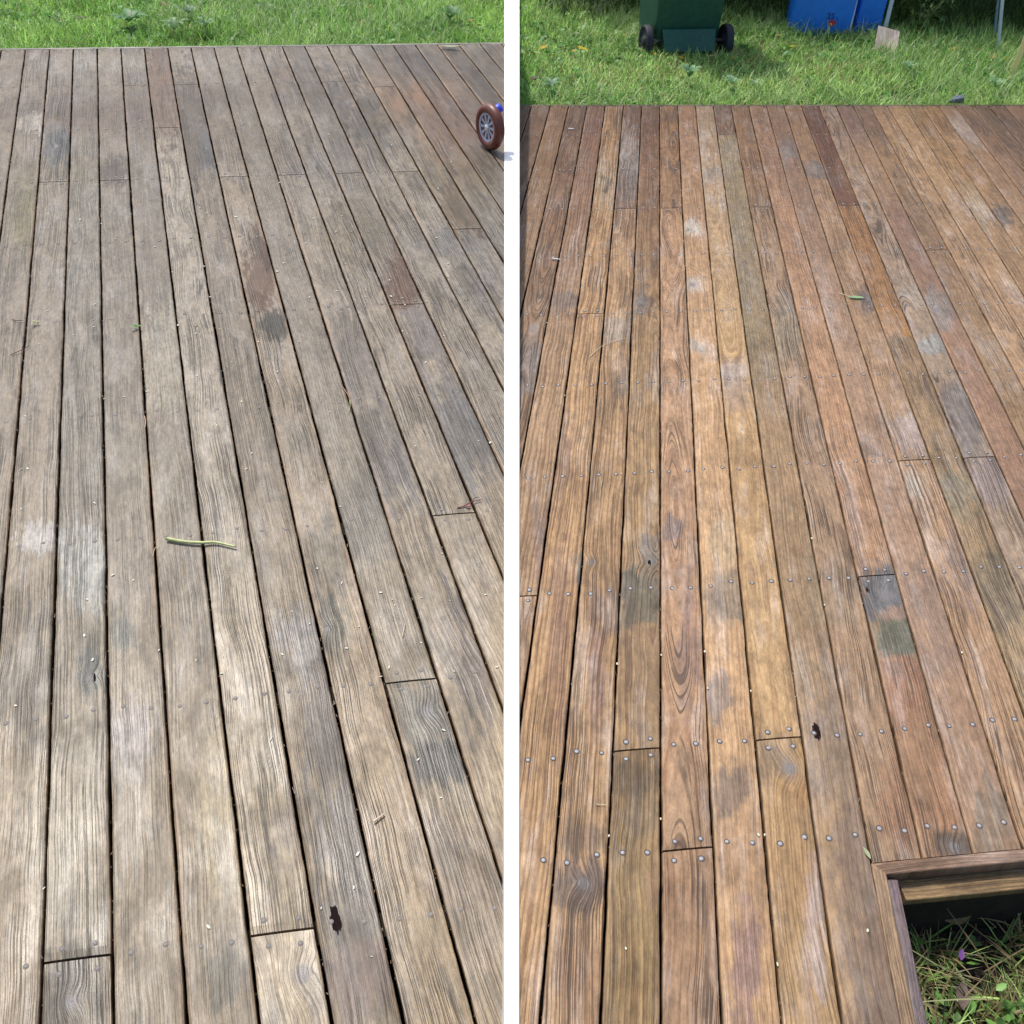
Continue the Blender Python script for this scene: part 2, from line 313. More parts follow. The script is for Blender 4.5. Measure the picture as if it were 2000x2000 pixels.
ST_R = [
 (1222, 300, 24, 40, (150, 140, 136), .75, -2, .4), (1222, 352, 20, 30, (118, 112, 112), .6, -2, .4), (1180, 360, 18, 44, (176, 156, 128), .6, -3, .5),
 (1345, 445, 22, 12, (196, 190, 182), .7, 1, .4), (1354, 556, 18, 12, (178, 172, 168), .7, 1, .4), (1354, 675, 16, 12, (176, 170, 166), .7, 1, .4),
 (1390, 338, 20, 12, (166, 156, 150), .7, 2, .4), (1538, 290, 22, 16, (110, 102, 100), .6, 6, .4), (1594, 332, 26, 12, (112, 104, 106), .7, 7, .4),
 (1420, 700, 40, 400, (128, 116, 92), .55, 3, .3), (1690, 476, 22, 16, (176, 164, 148), .6, 7, .4), (1697, 585, 16, 20, (96, 88, 94), .75, 7, .4),
 (1096, 588, 30, 18, (104, 98, 100), .6, -4, .4), (1200, 640, 30, 20, (182, 172, 164), .65, -2, .4), (1252, 590, 18, 22, (96, 88, 88), .65, -1, .4),
 (1440, 728, 30, 14, (196, 184, 184), .6, 2, .4), (1438, 760, 30, 40, (164, 150, 146), .4, 2, .5), (1828, 605, 26, 34, (130, 126, 126), .65, 10, .4), (1805, 570, 26, 20, (176, 166, 154), .6, 9, .5),
 (1822, 672, 24, 14, (160, 166, 168), .7, 9, .4), (1880, 820, 34, 64, (116, 112, 118), .65, 9, .4), (1786, 850, 30, 30, (176, 158, 160), .65, 7, .4),
 (1668, 878, 40, 18, (104, 88, 82), .6, 6, .4), (1760, 960, 34, 26, (186, 178, 164), .6, 7, .5), (1850, 970, 46, 40, (140, 136, 116), .6, 8, .4), (1935, 940, 40, 40, (150, 138, 146), .6, 9, .4),
 (1040, 715, 26, 44, (130, 126, 130), .6, -5, .4), (1210, 840, 20, 40, (146, 140, 128), .5, -3, .5), (1215, 745, 12, 22, (120, 112, 116), .5, -2, .4), (1540, 640, 24, 50, (140, 136, 120), .5, 4, .5),
 (1075, 1080, 24, 90, (118, 84, 82), .55, -4, .5), (1095, 880, 20, 50, (124, 96, 86), .5, -3, .5), (1090, 1240, 14, 160, (134, 100, 92), .5, -3, .6),
 (1152, 1108, 20, 34, (112, 112, 108), .75, -3, .4), (1192, 1192, 26, 30, (164, 148, 146), .6, -2, .4), (1165, 1290, 14, 90, (138, 108, 112), .5, -2, .5),
 (1268, 1070, 22, 20, (126, 128, 130), .6, -1, .4), (1250, 1180, 46, 52, (98, 96, 86), .80, -1, .35), (1255, 1300, 40, 110, (140, 112, 88), .55, -1, .6),
 (1315, 1038, 14, 24, (128, 120, 128), .6, 0, .4), (1420, 1160, 30, 40, (126, 120, 114), .6, 1, .5), (1425, 1060, 30, 46, (208, 184, 152), .55, 1, .5), (1400, 1362, 26, 34, (136, 126, 128), .65, 1, .4), (1345, 1260, 14, 90, (140, 112, 110), .5, 0, .5),
 (1728, 1158, 44, 44, (106, 108, 116), .92, 5, .25), (1752, 1240, 48, 40, (104, 108, 96), .90, 5, .3), (1745, 1198, 30, 16, (150, 130, 124), .6, 5, .4), (1760, 1340, 40, 60, (168, 118, 96), .5, 5, .5),
 (1640, 1160, 30, 60, (150, 130, 110), .5, 4, .5), (1590, 1130, 20, 60, (130, 116, 96), .5, 3, .5), (1900, 1090, 40, 60, (150, 132, 132), .6, 7, .5), (1830, 1200, 40, 100, (146, 124, 116), .5, 6, .6), (1950, 1150, 40, 60, (122, 116, 100), .6, 8, .4),
 (1660, 1420, 50, 160, (134, 116, 106), .55, 3, .4), (1700, 1600, 60, 200, (122, 104, 98), .6, 3, .5), (1740, 1850, 60, 200, (112, 92, 84), .7, 3, .5),
 (1490, 1480, 40, 28, (122, 106, 88), .6, 2, .4), (1565, 1545, 26, 30, (160, 116, 66), .6, 2, .5), (1585, 1480, 16, 40, (204, 158, 100), .6, 2, .5), (1530, 1660, 40, 90, (176, 138, 96), .5, 2, .5),
 (1240, 1520, 52, 26, (104, 88, 68), .75, -1, .35), (1250, 1600, 30, 40, (136, 120, 96), .5, -1, .5), (1240, 1800, 46, 190, (156, 130, 84), .55, -1, .5), (1270, 1740, 16, 60, (150, 116, 90), .5, -1, .5),
 (1135, 1640, 50, 24, (116, 98, 88), .6, -2, .4), (1145, 1735, 44, 46, (96, 82, 80), .80, -2, .35), (1140, 1880, 46, 90, (140, 104, 82), .5, -2, .5),
 (1430, 1550, 28, 40, (102, 90, 88), .7, 1, .45), (1455, 1880, 22, 110, (140, 112, 122), .6, 1, .5), (1590, 1850, 14, 130, (176, 156, 160), .5, 2, .4), (1445, 1838, 8, 10, (62, 52, 54), .8, 1, .2),
 (1860, 1645, 26, 22, (84, 72, 64), .8, 5, .4), (1780, 1560, 50, 70, (164, 116, 88), .6, 4, .5), (1860, 1560, 40, 60, (182, 132, 98), .5, 5, .5), (1940, 1600, 30, 60, (118, 104, 84), .6, 6, .4),
 (1350, 1850, 60, 160, (146, 112, 84), .6, 0, .6), (1350, 1600, 50, 90, (150, 122, 96), .5, 0, .6), (1470, 1650, 50, 80, (156, 120, 92), .4, 1, .6),
 (1900, 240, 90, 22, (98, 74, 56), .6, None, .5), (1230, 225, 300, 14, (104, 76, 58), .45, None, .5), (1946, 240, 12, 8, (50, 38, 36), .9, 19, .3), (1950, 424, 22, 14, (80, 76, 80), .7, 15, .4), (1900, 420, 30, 40, (186, 170, 150), .5, 14, .5),
 (1870, 260, 50, 26, (172, 160, 152), .5, 16, .4), (1750, 330, 90, 70, (176, 138, 94), .5, None, .5),
]
def colsR(b, s):
    T = {-8: (128, 96, 70), -7: (120, 88, 62), -6: (134, 100, 68), -5: (118, 84, 60), -4: (116, 80, 58), -3: (150, 116, 80), -2: (118, 84, 62), -1: (112, 78, 56),
         0: (142, 104, 70), 1: (138, 104, 78), 2: (152, 128, 106), 3: (116, 66, 46), 4: (140, 104, 72), 5: (134, 102, 80), 6: (124, 94, 74), 7: (144, 110, 82), 8: (104, 68, 50),
         9: (138, 112, 94), 10: (116, 90, 78), 11: (128, 98, 78), 12: (142, 112, 84), 13: (146, 116, 84), 14: (158, 122, 80), 15: (148, 112, 74), 16: (140, 108, 80), 17: (120, 90, 68), 18: (112, 84, 60), 19: (108, 80, 60)}
    N = {-5: (160, 128, 98), -4: (172, 140, 108), -3: (180, 144, 106), -2: (176, 142, 106), -1: (168, 136, 98), 0: (172, 136, 106), 1: (184, 148, 112), 2: (182, 148, 108), 3: (158, 130, 104), 4: (176, 144, 116), 5: (172, 134, 104), 6: (164, 132, 108), 7: (176, 142, 112), 8: (170, 144, 112), 9: (156, 134, 114), 10: (150, 116, 94), 11: (162, 130, 98)}
    J = {0: 2, -2: 2, 3: 0, 4: 2, 8: 2, 11: 3, -3: 4, 7: 6, 9: 6, -4: 7, 5: 7, -1: 8, 2: 8}
    t = np.array(T.get(b, (126, 94, 70)), float); n = np.array(N.get(b, (166, 134, 104)), float)
    if b == 3: f = 0.0 if s < 0 else 1.0; n = np.array((152, 128, 98) if s < 5 else (166, 136, 104))
    elif b in (8,): f = 0 if s < 2 else min(1, .55+(s-2)*.08); n = np.array((190, 144, 90) if s < 4.5 else n)
    elif b == 0 or b == -2 or b == 4: f = min(1, max(0, (s)/5.))+(.25 if s > 2 else 0)
    else: f = min(1, max(0, (s+.3)/5.0))
    f = min(1, f); return t*(1-f)+n*f
def colsL(b, s):
    rnd = random.Random(b*13+5); base = np.array((158, 146, 134), float)
    far = np.array((150, 134, 115), float)
    f = min(1, max(0, (s-1.0)/3.2)); c = far*(1-f)+base*f
    near = np.array((168, 152, 132), float); g = min(1, max(0, (s-6.5)/2)); c = c*(1-g)+near*g
    o = rnd.uniform(-15, 9); w = rnd.uniform(-4, 4); return c+np.array((o+w, o, o-w))
J_L = {4: [1], 6: [1], 12: [1], 14: [1.15, 4], 5: [2, 9], 7: [3], 9: [3], 11: [3, 5], 1: [3], 3: [3], 13: [3], 10: [7], 8: [8], 2: [9]}
J_R = {0: [2, 8.5], -2: [2], 3: [0], 4: [2], 8: [2], 11: [3], -3: [4], 7: [6], 9: [6], -4: [7], 5: [7], -1: [8], 2: [8]}
# knots and holes given as picture points on a board
KN_L = [(2, 180, 1321, .0075), (5, 592, 1903, .013), (8, 833, 1390, .011), (2, 140, 1955, .008), (1, 110, 285, .010), (7, 640, 1228, .006), (12, 660, 240, .008)]
KN_R = [(-2, 1222, 306, .012), (1, 1345, 448, .006), (1, 1352, 556, .007), (-1, 1270, 1097, .0115), (-1, 1252, 590, .010), (5, 1733, 1162, .014), (2, 1543, 1502, .0125), (5, 1864, 1655, .010),
        (7, 1697, 583, .012), (-3, 1140, 440, .016), (-2, 1155, 1098, .008), (15, 1948, 425, .009), (6, 1538, 290, .008), (10, 1825, 605, .010), (19, 1946, 240, .008), (-2, 1140, 1725, .010)]
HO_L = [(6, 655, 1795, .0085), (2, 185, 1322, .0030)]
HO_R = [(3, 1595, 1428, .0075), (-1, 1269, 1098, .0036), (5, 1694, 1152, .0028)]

class Deck:
    def __init__(s, name, A, B, C, n, H, scale):
        s.H = H; s.Hi = np.linalg.inv(H); s.A, s.B = A, B
        s.la = np.linalg.norm(A); ya = -A/s.la; za = n; xa = np.cross(ya, za)
        s.pitch = B @ xa; s.by = B @ ya
        if s.pitch < 0: raise Exception('flip')
        s.root = empty(name); o = W(C); m = Matrix.Identity(4)
        ax = [MW @ xa, MW @ ya, MW @ za]
        for j in range(3):
            for i in range(3): m[i][j] = ax[j][i]
        for i in range(3): m[i][3] = o[i]
        s.root.matrix_world = m; s.m = m; s.sc = scale
    def loc(s, a, t):                             # joist index, board index -> local x, y (metres)
        return (t*s.pitch, -a*s.la + t*s.by)
    def idx(s, px, py):
        q = s.Hi @ np.array([px, py, 1.0]); return q[0]/q[2], q[1]/q[2]
    def pxl(s, px, py):
        return s.loc(*s.idx(px, py))
    def topix(s, x, y):
        t = x/s.pitch; a = (t*s.by-y)/s.la
        q0 = s.H[0, 0]*a+s.H[0, 1]*t+s.H[0, 2]; q1 = s.H[1, 0]*a+s.H[1, 1]*t+s.H[1, 2]; q2 = s.H[2, 0]*a+s.H[2, 1]*t+1
        return q0/q2, q1/q2, q2
    def world(s, px, py, h=0.0):
        x, y = s.pxl(px, py); return s.m @ Vector((x, y, h))
def seam_line(d, px):
    p = np.array(d.pxl(px, 300)); q = np.array(d.pxl(px, 1700)); return p, q
def make_board(d, t0, t1, s0, s1, base, stains, b, mat, thick, clip, gap, fine, skew0=True, name="board", label=None):
    # from s0 (far) to s1 (near); ends parallel to the joists
    rb = random.Random(int(b*101+s0*37+d.sc*1000))
    x0 = t0*d.pitch+gap/2; x1 = t1*d.pitch-gap/2; w = x1-x0
    cx = (x0+x1)/2; L = (s1-s0)*d.la; nl = max(2, int(L/(.014 if fine else .15))); 
    tm = (t0+t1)/2; cy = -(s0+s1)/2*d.la+tm*d.by
    prof = [(0, -thick), (0, -.004), (.0012, -.0012), (.004, 0)] + [(w*k, 0) for k in (.12, .24, .36, .5, .64, .76, .88)] + [(w-.004, 0), (w-.0012, -.0012), (w, -.004), (w, -thick)]
    np_ = len(prof); V = np.zeros((nl+1, np_, 3))
    sk = d.by/d.pitch
    ys = -(s0+(s1-s0)*np.linspace(0, 1, nl+1))*d.la
    for j, (px, pz) in enumerate(prof):
        X = x0+px
        e = (fbm(ys*9+b*7.3, ys*0+j//6, 3+b) - .5)*.0036+(fbm(ys*60, ys*0+b*3.1, 9)-.5)*.0020
        V[:, j, 0] = X-cx+(e if px < w*.2 else (-e if px > w*.8 else 0))
        V[:, j, 1] = ys+X*sk-cy
        cup = -.0012*((px/w-.5)*2)**2*(1 if pz > -.01 else 0)
        V[:, j, 2] = pz+cup*rb.uniform(.4, 1.2)
    # soften the cut ends a little
    for i in (0, nl): V[i, 3:-3, 2] -= .0012
    idx = np.arange((nl+1)*np_).reshape(nl+1, np_)
    F = np.stack([idx[:-1, :-1], idx[:-1, 1:], idx[1:, 1:], idx[1:, :-1]], -1).reshape(-1, 4).tolist()
    F += [idx[0, ::-1].tolist(), idx[nl].tolist()]
    bm = bmesh.new(); vs = [bm.verts.new(v) for v in V.reshape(-1, 3)]
    for f in F: bm.faces.new([vs[k] for k in f])
    if clip is not None:
        (p, q), keep = clip; dr = q-p; nn = np.array([dr[1], -dr[0]]); nn /= np.linalg.norm(nn)
        if keep @ nn < 0: nn = -nn
        g = bmesh.ops.bisect_plane(bm, geom=bm.verts[:]+bm.edges[:]+bm.faces[:], plane_co=(p[0]-cx, p[1]-cy, 0), plane_no=(nn[0], nn[1], 0), clear_inner=True, dist=1e-6)
        if not bm.verts: bm.free(); return None
        be = [e for e in bm.edges if e.is_boundary]
        if be: bmesh.ops.holes_fill(bm, edges=be, sides=0)
    bmesh.ops.recalc_face_normals(bm, faces=bm.faces[:])
    me = bm_mesh(name, bm)
    n = len(me.vertices); co = np.zeros(n*3); me.vertices.foreach_get('co', co); co = co.reshape(-1, 3)
    X = co[:, 0]+cx; Yl = co[:, 1]+cy
    a = (X/d.pitch*d.by-Yl)/d.la
    px, py, q2 = d.topix(X, Yl)
    ok = q2 > .02
    col = np.array([base(b, v) for v in np.round(a, 2)])
    col = lin(col); scol = col.copy(); sfld = np.zeros(n); sstr = np.zeros(n)
    wob = (fbm(X*38, Yl*14, 5+b)-.5); wob2 = (fbm(X*16, Yl*6, 55+b)-.5)
    for (sx, sy, rx, ry, c, st, bd, hard) in stains:
        if mat is M_OLD and sy < 700 and max(c) < 166 and c[0] > c[2]+22: c = np.array(c)*np.array((.86, .83, .60)); st = min(1, st*1.3)
        if mat is M_NEW: c = np.array(c)*.85+np.array((150, 130, 108))*.15; st = st*.95
        if bd is not None and bd != b: continue
        dd = np.sqrt(((px-sx)/rx)**2+((py-sy)/ry)**2)+wob*.9+wob2*.5
        if bd is None:                          # broad weathering and painted glare, blended softly into the board's own tone
            f = np.clip((1.5-dd)/1.1, 0, 1)*min(1, st*1.35)*ok*(.75+wob2); f = np.clip(f, 0, 1); col = col*(1-f[:, None])+lin(c)*f[:, None]; continue
        f = np.clip(1.0-dd*.55, 0, 1)*ok*(1+.25*(1-hard)); w_ = f > sfld
        scol[w_] = lin(c); sstr[w_] = min(1, st*1.08); sfld = np.maximum(f, sfld)
    kb = KL if mat is M_OLD else KR
    vv = rb.uniform(.80, 1.16) if mat is M_OLD else rb.uniform(.80, 1.14); col = np.clip(col*kb*vv, 0, 1); scol = np.clip(scol*kb, 0, 1)
    for nm_, ar in (("stain_color", np.concatenate([scol, np.ones((n, 1))], 1)), ("stain_field", sfld), ("stain_strength", sstr)):
        t_ = 'FLOAT_COLOR' if ar.ndim == 2 else 'FLOAT'; at_ = me.attributes.new(nm_, t_, 'POINT'); at_.data.foreach_set('color' if ar.ndim == 2 else 'value', ar.ravel())
    ca = me.attributes.new("tint", 'FLOAT_COLOR', 'POINT'); ca.data.foreach_set('color', np.concatenate([col, np.ones((n, 1))], 1).ravel())
    ew = me.attributes.new('edge_glow', 'FLOAT', 'POINT'); ew.data.foreach_set('value', np.where((co[:, 2] < -.0009) & (co[:, 2] > -.006) & (np.abs(co[:, 0]) > w*.46), np.clip(.3+2.2*(fbm(X*3+b*5, Yl*5, 77)-.4), 0, 1), 0.0))
    sdv = np.clip((-co[:, 2]-.0035)/.006, 0, 1); fa = me.attributes.new("side_dark", 'FLOAT', 'POINT'); fa.data.foreach_set('value', sdv)
    o = link(name, me, [mat], d.root, (cx, cy, 0))
    if label: o["label"] = label
    o["seed"] = rb.uniform(0, 100.); o["pith_offset"] = 0.0
    kind = rb.random()
    if kind < (1.1 if mat is M_OLD else .75): o["pith_offset"] = rb.choice((-1, 1))*rb.uniform(.07, .16); o["pith_depth"] = rb.uniform(.02, .08)
    else: o["pith_offset"] = rb.uniform(-.03, .03); o["pith_depth"] = rb.choice((-1, 1))*rb.uniform(.02, .06)
    o["ring_width"] = rb.uniform(.009, .014) if mat is M_NEW and b < 1 else rb.uniform(.006, .011); o["ring_contrast"] = {-6: .7, -5: .9, -4: 1.0, -3: 1.0, -2: .9, -1: .8, 0: .5}.get(b, rb.uniform(.2, .6)) if mat is M_NEW else rb.uniform(.05, .30)
    o["checking"] = rb.choice((.3, .6, .9, 1.0))
    kk = []
    for (kb, kx, ky, kr) in (KN_L if mat is M_OLD else KN_R):
        if kb == b:
            lx, ly = d.pxl(kx, ky); sa = d.idx(kx, ky)[0]
            if s0-.02 <= sa <= s1+.02: kk.append((lx-cx, ly-cy, kr))
    for nm in ("knot_a", "knot_b"): o[nm] = [float(v) for v in (kk.pop(0) if kk else (0, 0, 0))]
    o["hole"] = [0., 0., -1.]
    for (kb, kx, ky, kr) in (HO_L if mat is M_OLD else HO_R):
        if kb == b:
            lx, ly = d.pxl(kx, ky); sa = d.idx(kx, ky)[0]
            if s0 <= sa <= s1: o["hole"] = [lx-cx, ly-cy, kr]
    return o

def nail_mesh(name, m1, m2, r):
    bm = bmesh.new(); N = 12
    def ringv(rr, z): return [bm.verts.new((rr*math.cos(2*math.pi*k/N), rr*math.sin(2*math.pi*k/N), z)) for k in range(N)]
    a = ringv(r*1.55, .0003); b0 = ringv(r*.95, .0004); b = ringv(r*.9, .0008); c = ringv(r*.62, .0011); t = bm.verts.new((0, 0, .00115))
    for k in range(N):
        j = (k+1) % N
        f = bm.faces.new((a[k], a[j], b0[j], b0[k])); f.material_index = 1
        bm.faces.new((b0[k], b0[j], b[j], b[k])); bm.faces.new((b[k], b[j], c[j], c[k])); bm.faces.new((c[k], c[j], t))
    me = bm_mesh(name, bm); me.materials.append(m1); me.materials.append(m2); return me
NM_NEW = nail_mesh("nail", M_NAIL, M_NAILRIM, .0040); NM_OLD = nail_mesh("nail_old", M_NAILOLD, simple("faint_nail_stain_shade", (.17, .14, .12), .8), .0034)  # old nails get a fainter painted ring of dent shade and stain

SEAM_L, SEAM_R = 986, 1014
def build_deck(side):
    left = side == 'L'
    if left:
        d = Deck("weathered_deck", AL, BL, CL, nL, HL, SC); trange = range(-5, 23); joints = J_L; s_far = 0.0; mat = M_OLD; nm = NM_OLD
        base, st = colsL, ST_L; gap = .0056; clip_px = SEAM_L
        tag(d.root, "weathered grey timber deck covered in dirt and petals, in the left half", "deck")
    else:
        d = Deck("cleaned_deck", AR, BR, CR, nR, HR, 1.0); trange = range(-9, 25); joints = J_R; s_far = -1.0; mat = M_NEW; nm = NM_NEW
        base, st = colsR, ST_R; gap = .0043; clip_px = SEAM_R
        tag(d.root, "clean warm brown timber deck with a cut-out corner, in the right half", "deck")
    p, q = seam_line(d, clip_px)
    inside = np.array(d.pxl(500 if left else 1500, 1000))
    mid = (p+q)/2; clip = ((p, q), inside-mid)
    S_NEAR = 12.0
    nails = []
    for b in trange:
        t0, t1 = b, b+1
        far = s_far; near = S_NEAR
        # the cut-out in the right deck
        if not left and b >= 4: near = NOTCH_S
        cuts = sorted(joints.get(b, [])); ends = [far]+cuts+[near]
        for i in range(len(ends)-1):
            a0 = ends[i]+(0.0045 if i > 0 else 0); a1 = ends[i+1]-(0.0045 if i < len(ends)-2 else 0)
            vis = -3 <= b if left else True
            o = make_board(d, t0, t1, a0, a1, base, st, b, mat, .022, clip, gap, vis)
            if o is None: continue
            rows = [r for r in (list(range(-1, 13)) if not left else list(range(0, 13)))]
            if not left: rows = [r for r in rows if r <= 8]+[8.5, 9.5, 10.5]
            for r in rows:
                for fx in (.26, .76):
                    jit = random.Random(int(b*991+r*77+fx*13+i)); sa = r+jit.uniform(-.016, .016)
                    off = .032+jit.uniform(-.006, .006)
                    if abs(r-a0) < .1: sa = a0+off*1.2
                    elif abs(r-a1) < .1: sa = a1-off*1.2
                    elif not (a0 < r < a1): continue
                    tx = b+fx+jit.uniform(-.03, .03)
                    lx, ly = d.loc(sa, tx)
                    nn = clip[0][1]-clip[0][0]; nv = np.array([nn[1], -nn[0]]); nv /= np.linalg.norm(nv)
                    if nv @ clip[1] < 0: nv = -nv
                    if (np.array([lx, ly])-clip[0][0]) @ nv < .008: continue
                    px, py, q2 = d.topix(lx, ly)
                    if q2 <= .02 : continue
                    if not (-20 < px < 2020 and -20 < py < 2060): continue
                    nails.append((py, lx, ly, o, jit.uniform(0, 6.28), jit.uniform(.88, 1.1)))
    nails.sort(key=lambda v: -v[0])
    for (py, lx, ly, o, rz, sc) in nails[:100]:
        q = bpy.data.objects.new("nail", nm); COL.objects.link(q); q.parent = o
        q.location = (lx-o.location[0], ly-o.location[1], -.0002); q.rotation_euler = (R_(random.uniform(-4, 4)), R_(random.uniform(-4, 4)), rz); q.scale = (sc, sc, 1)
    if len(nails) > 100:
        bm = bmesh.new()
        for (py, lx, ly, o, rz, sc) in nails[100:]:
            N = 10; r = .0042*sc
            def rg(rr, z): return [bm.verts.new((lx+rr*math.cos(2*math.pi*k/N), ly+rr*math.sin(2*math.pi*k/N), z)) for k in range(N)]
            a = rg(r*1.5, .0002); b0 = rg(r*.9, .0006); c = rg(r*.55, .0010)
            for k in range(N):
                j = (k+1) % N
                f = bm.faces.new((a[k], a[j], b0[j], b0[k])); f.material_index = 1
                bm.faces.new((b0[k], b0[j], c[j], c[k]))
            bm.faces.new(c)
        me = bm_mesh("nail", bm); me.materials.append(nm.materials[0]); me.materials.append(M_NAILRIM)
        tag(link("nail", me, [], d.root), kind="stuff")
    # joists under the boards
    for r in range(int(s_far), 12):
        s_ = r+(.03 if r == s_far else 0)
        t_end = trange[-1]+1
        if not left and r > 8: t_end = 4
        x0, y0 = d.loc(s_, trange[0]); x1, y1 = d.loc(s_, t_end)
        # stop at the seam
        P = np.array([x0, y0]); Q = np.array([x1, y1]); dr = clip[0][1]-clip[0][0]; nv = np.array([dr[1], -dr[0]]); nv /= np.linalg.norm(nv)
        if nv @ clip[1] < 0: nv = -nv
        e0 = (P-clip[0][0]) @ nv; e1 = (Q-clip[0][0]) @ nv
        if e0 < 0 and e1 < 0: continue
        if e0 < 0: P = P+(Q-P)*(-e0+.01)/(e1-e0)
        if e1 < 0: Q = P+(Q-P)*(e0-.01)/(e0-e1)
        ax = (Q-P)/np.linalg.norm(Q-P); pr = np.array([-ax[1], ax[0]])*.022
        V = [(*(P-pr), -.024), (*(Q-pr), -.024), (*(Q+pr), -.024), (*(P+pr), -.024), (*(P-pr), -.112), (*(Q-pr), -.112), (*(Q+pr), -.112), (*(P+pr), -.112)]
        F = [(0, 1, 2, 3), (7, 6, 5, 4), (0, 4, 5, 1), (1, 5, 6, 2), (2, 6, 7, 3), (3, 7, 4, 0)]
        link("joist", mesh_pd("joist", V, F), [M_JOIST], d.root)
    d.clip = clip
    return d
NOTCH_S = 8.66
# notch line: fitted from picture points on the right deck
_Hi = np.linalg.inv(HR)
def _idxR(x, y): q = _Hi @ np.array([x, y, 1.0]); return q[0]/q[2], q[1]/q[2]
NOTCH_S = _idxR(1800, 1675)[0]
DL = build_deck('L'); DR = build_deck('R')
print('pitch', DL.pitch, DR.pitch, 'joist', DL.la, DR.la, 'SC', SC, 'HC', HC, 'notch', NOTCH_S)
for dd, pts in ((DL, [(30, 96), (980, 88), (100, 1990), (980, 1990)]), (DR, [(1020, 207), (1980, 207), (1020, 1990), (1700, 1900), (1960, 1690)])):
    print([tuple(round(v, 3) for v in dd.world(*p)) for p in pts])

def bar(d, name, p0, p1, w_in, z0, z1, mat, miter0=0.0, miter1=0.0, side=1, tintc=None, props=None, bev=.0015, seg=.02):
    """a timber whose one edge runs p0->p1 (deck local), width w_in to the given side, from z0 (top) down to z1, mitred ends"""
    p0 = np.array(p0, float); p1 = np.array(p1, float); ax = p1-p0; L = np.linalg.norm(ax); ax /= L; pr = np.array([-ax[1], ax[0]])*side
    n = max(2, int(L/seg)); V = []; prof = [(0, z1), (0, z0-bev), (bev, z0), (w_in*.35, z0+.0004), (w_in*.65, z0+.0004), (w_in-bev, z0), (w_in, z0-bev), (w_in, z1)]
    ang = math.atan2(ax[1], ax[0])-math.pi/2       # local y of the object runs along the timber
    for i in range(n+1):
        for (u, z) in prof:
            a0 = miter0*u; a1 = L-miter1*u; s = a0+(a1-a0)*i/n
            V.append((-u*side if True else u, s, z))
    npf = len(prof); F = []
    for i in range(n):
        for j in range(npf-1): F.append((i*npf+j, i*npf+j+1, (i+1)*npf+j+1, (i+1)*npf+j))
        F.append((i*npf+npf-1, i*npf, (i+1)*npf, (i+1)*npf+npf-1))
    F += [tuple(range(npf)), tuple(range(n*npf, n*npf+npf))]
    bm = bmesh.new(); vs = [bm.verts.new(v) for v in V]
    for f in F: bm.faces.new([vs[k] for k in f])
    bmesh.ops.recalc_face_normals(bm, faces=bm.faces[:]); me = bm_mesh(name, bm)
    o = link(name, me, [mat], d.root, (p0[0], p0[1], 0)); o.rotation_euler = (0, 0, ang)
    if tintc is not None:
        nv = len(me.vertices); co = np.zeros(nv*3); me.vertices.foreach_get('co', co); co = co.reshape(-1, 3)
        c = np.tile(lin(tintc)*K, (nv, 1))*(1+.35*(fbm(co[:, 1]*9, co[:, 0]*20, 4)-.5))[:, None]
        ca = me.attributes.new("tint", 'FLOAT_COLOR', 'POINT'); ca.data.foreach_set('color', np.concatenate([c, np.ones((nv, 1))], 1).ravel())
        fa = me.attributes.new("side_dark", 'FLOAT', 'POINT'); fa.data.foreach_set('value', np.clip((-co[:, 2]+z0-.006)/.02, 0, .6))
        pp = dict(seed=random.uniform(0, 99), pith_offset=.12, pith_depth=.03, ring_width=.006, ring_contrast=.6, checking=.7)
        pp.update(props or {})
        for k, v in pp.items(): o[k] = v
        for nm in ("knot_a", "knot_b"): o[nm] = [0., 0., 0.]
        o["hole"] = [0., 0., -1.]
    return o
# --- cut-out corner of the right deck
gapn = .006
A0 = np.array(DR.loc(NOTCH_S, 4)); A1 = np.array(DR.loc(NOTCH_S, 25)); u1 = (A1-A0)/np.linalg.norm(A1-A0)      # along the joists
u2 = np.array([0, -1.0])                                                                                         # along the boards, towards the camera
TW = .0235                                                                                                        # trim width
cosang = u1 @ u2; th = math.acos(cosang); mit = 1/math.tan(th/2)
n1 = np.array([u1[1], -u1[0]]); n1 = n1 if n1 @ u2 > 0 else -n1
c0 = A0+u2*.002/abs(u2 @ n1)*1.0
sgn1 = 1 if np.array([-u1[1], u1[0]]) @ u2 > 0 else -1
sgn2 = 1 if np.array([-u2[1], u2[0]]) @ u1 > 0 else -1
c0 = A0+u2*.0025+np.array([-.0015, 0])
bar(DR, "edge_trim", c0, c0+u1*2.0, TW, 0.001, -.024, M_NEW, mit, 0, sgn1, (152, 122, 98))
bar(DR, "edge_trim", c0, c0+u2*1.45, TW, 0.001, -.024, M_NEW, mit, 0, sgn2, (166, 138, 106))
pp = np.array([-u2[1], u2[0]])*sgn2
b0 = c0+u2*(TW*mit+.001)+pp*(TW+.0015)
bar(DR, "bearer", b0+u2*.0, b0+u2*1.4, .0225, -.012, -.13, M_OLD, 0, 0, sgn2, (118, 100, 100), dict(ring_contrast=.3, checking=.5))
pn = np.array([-u1[1], u1[0]])*sgn1
jb = c0+pn*(TW-.010)+u1*(TW*mit+.031)
bar(DR, "rim_joist", jb, jb+u1*1.9, .046, -.030, -.046, M_NEW, 0, 0, sgn1, (150, 124, 86))
jb2 = c0+pn*(TW-.010)+u1*(TW*mit+.033)
bar(DR, "bearer", jb2, jb2+u1*1.9, .040, -.047, -.19, M_JOIST, 0, 0, sgn1)  # near-black piece stands for the shaded front face under the ledge
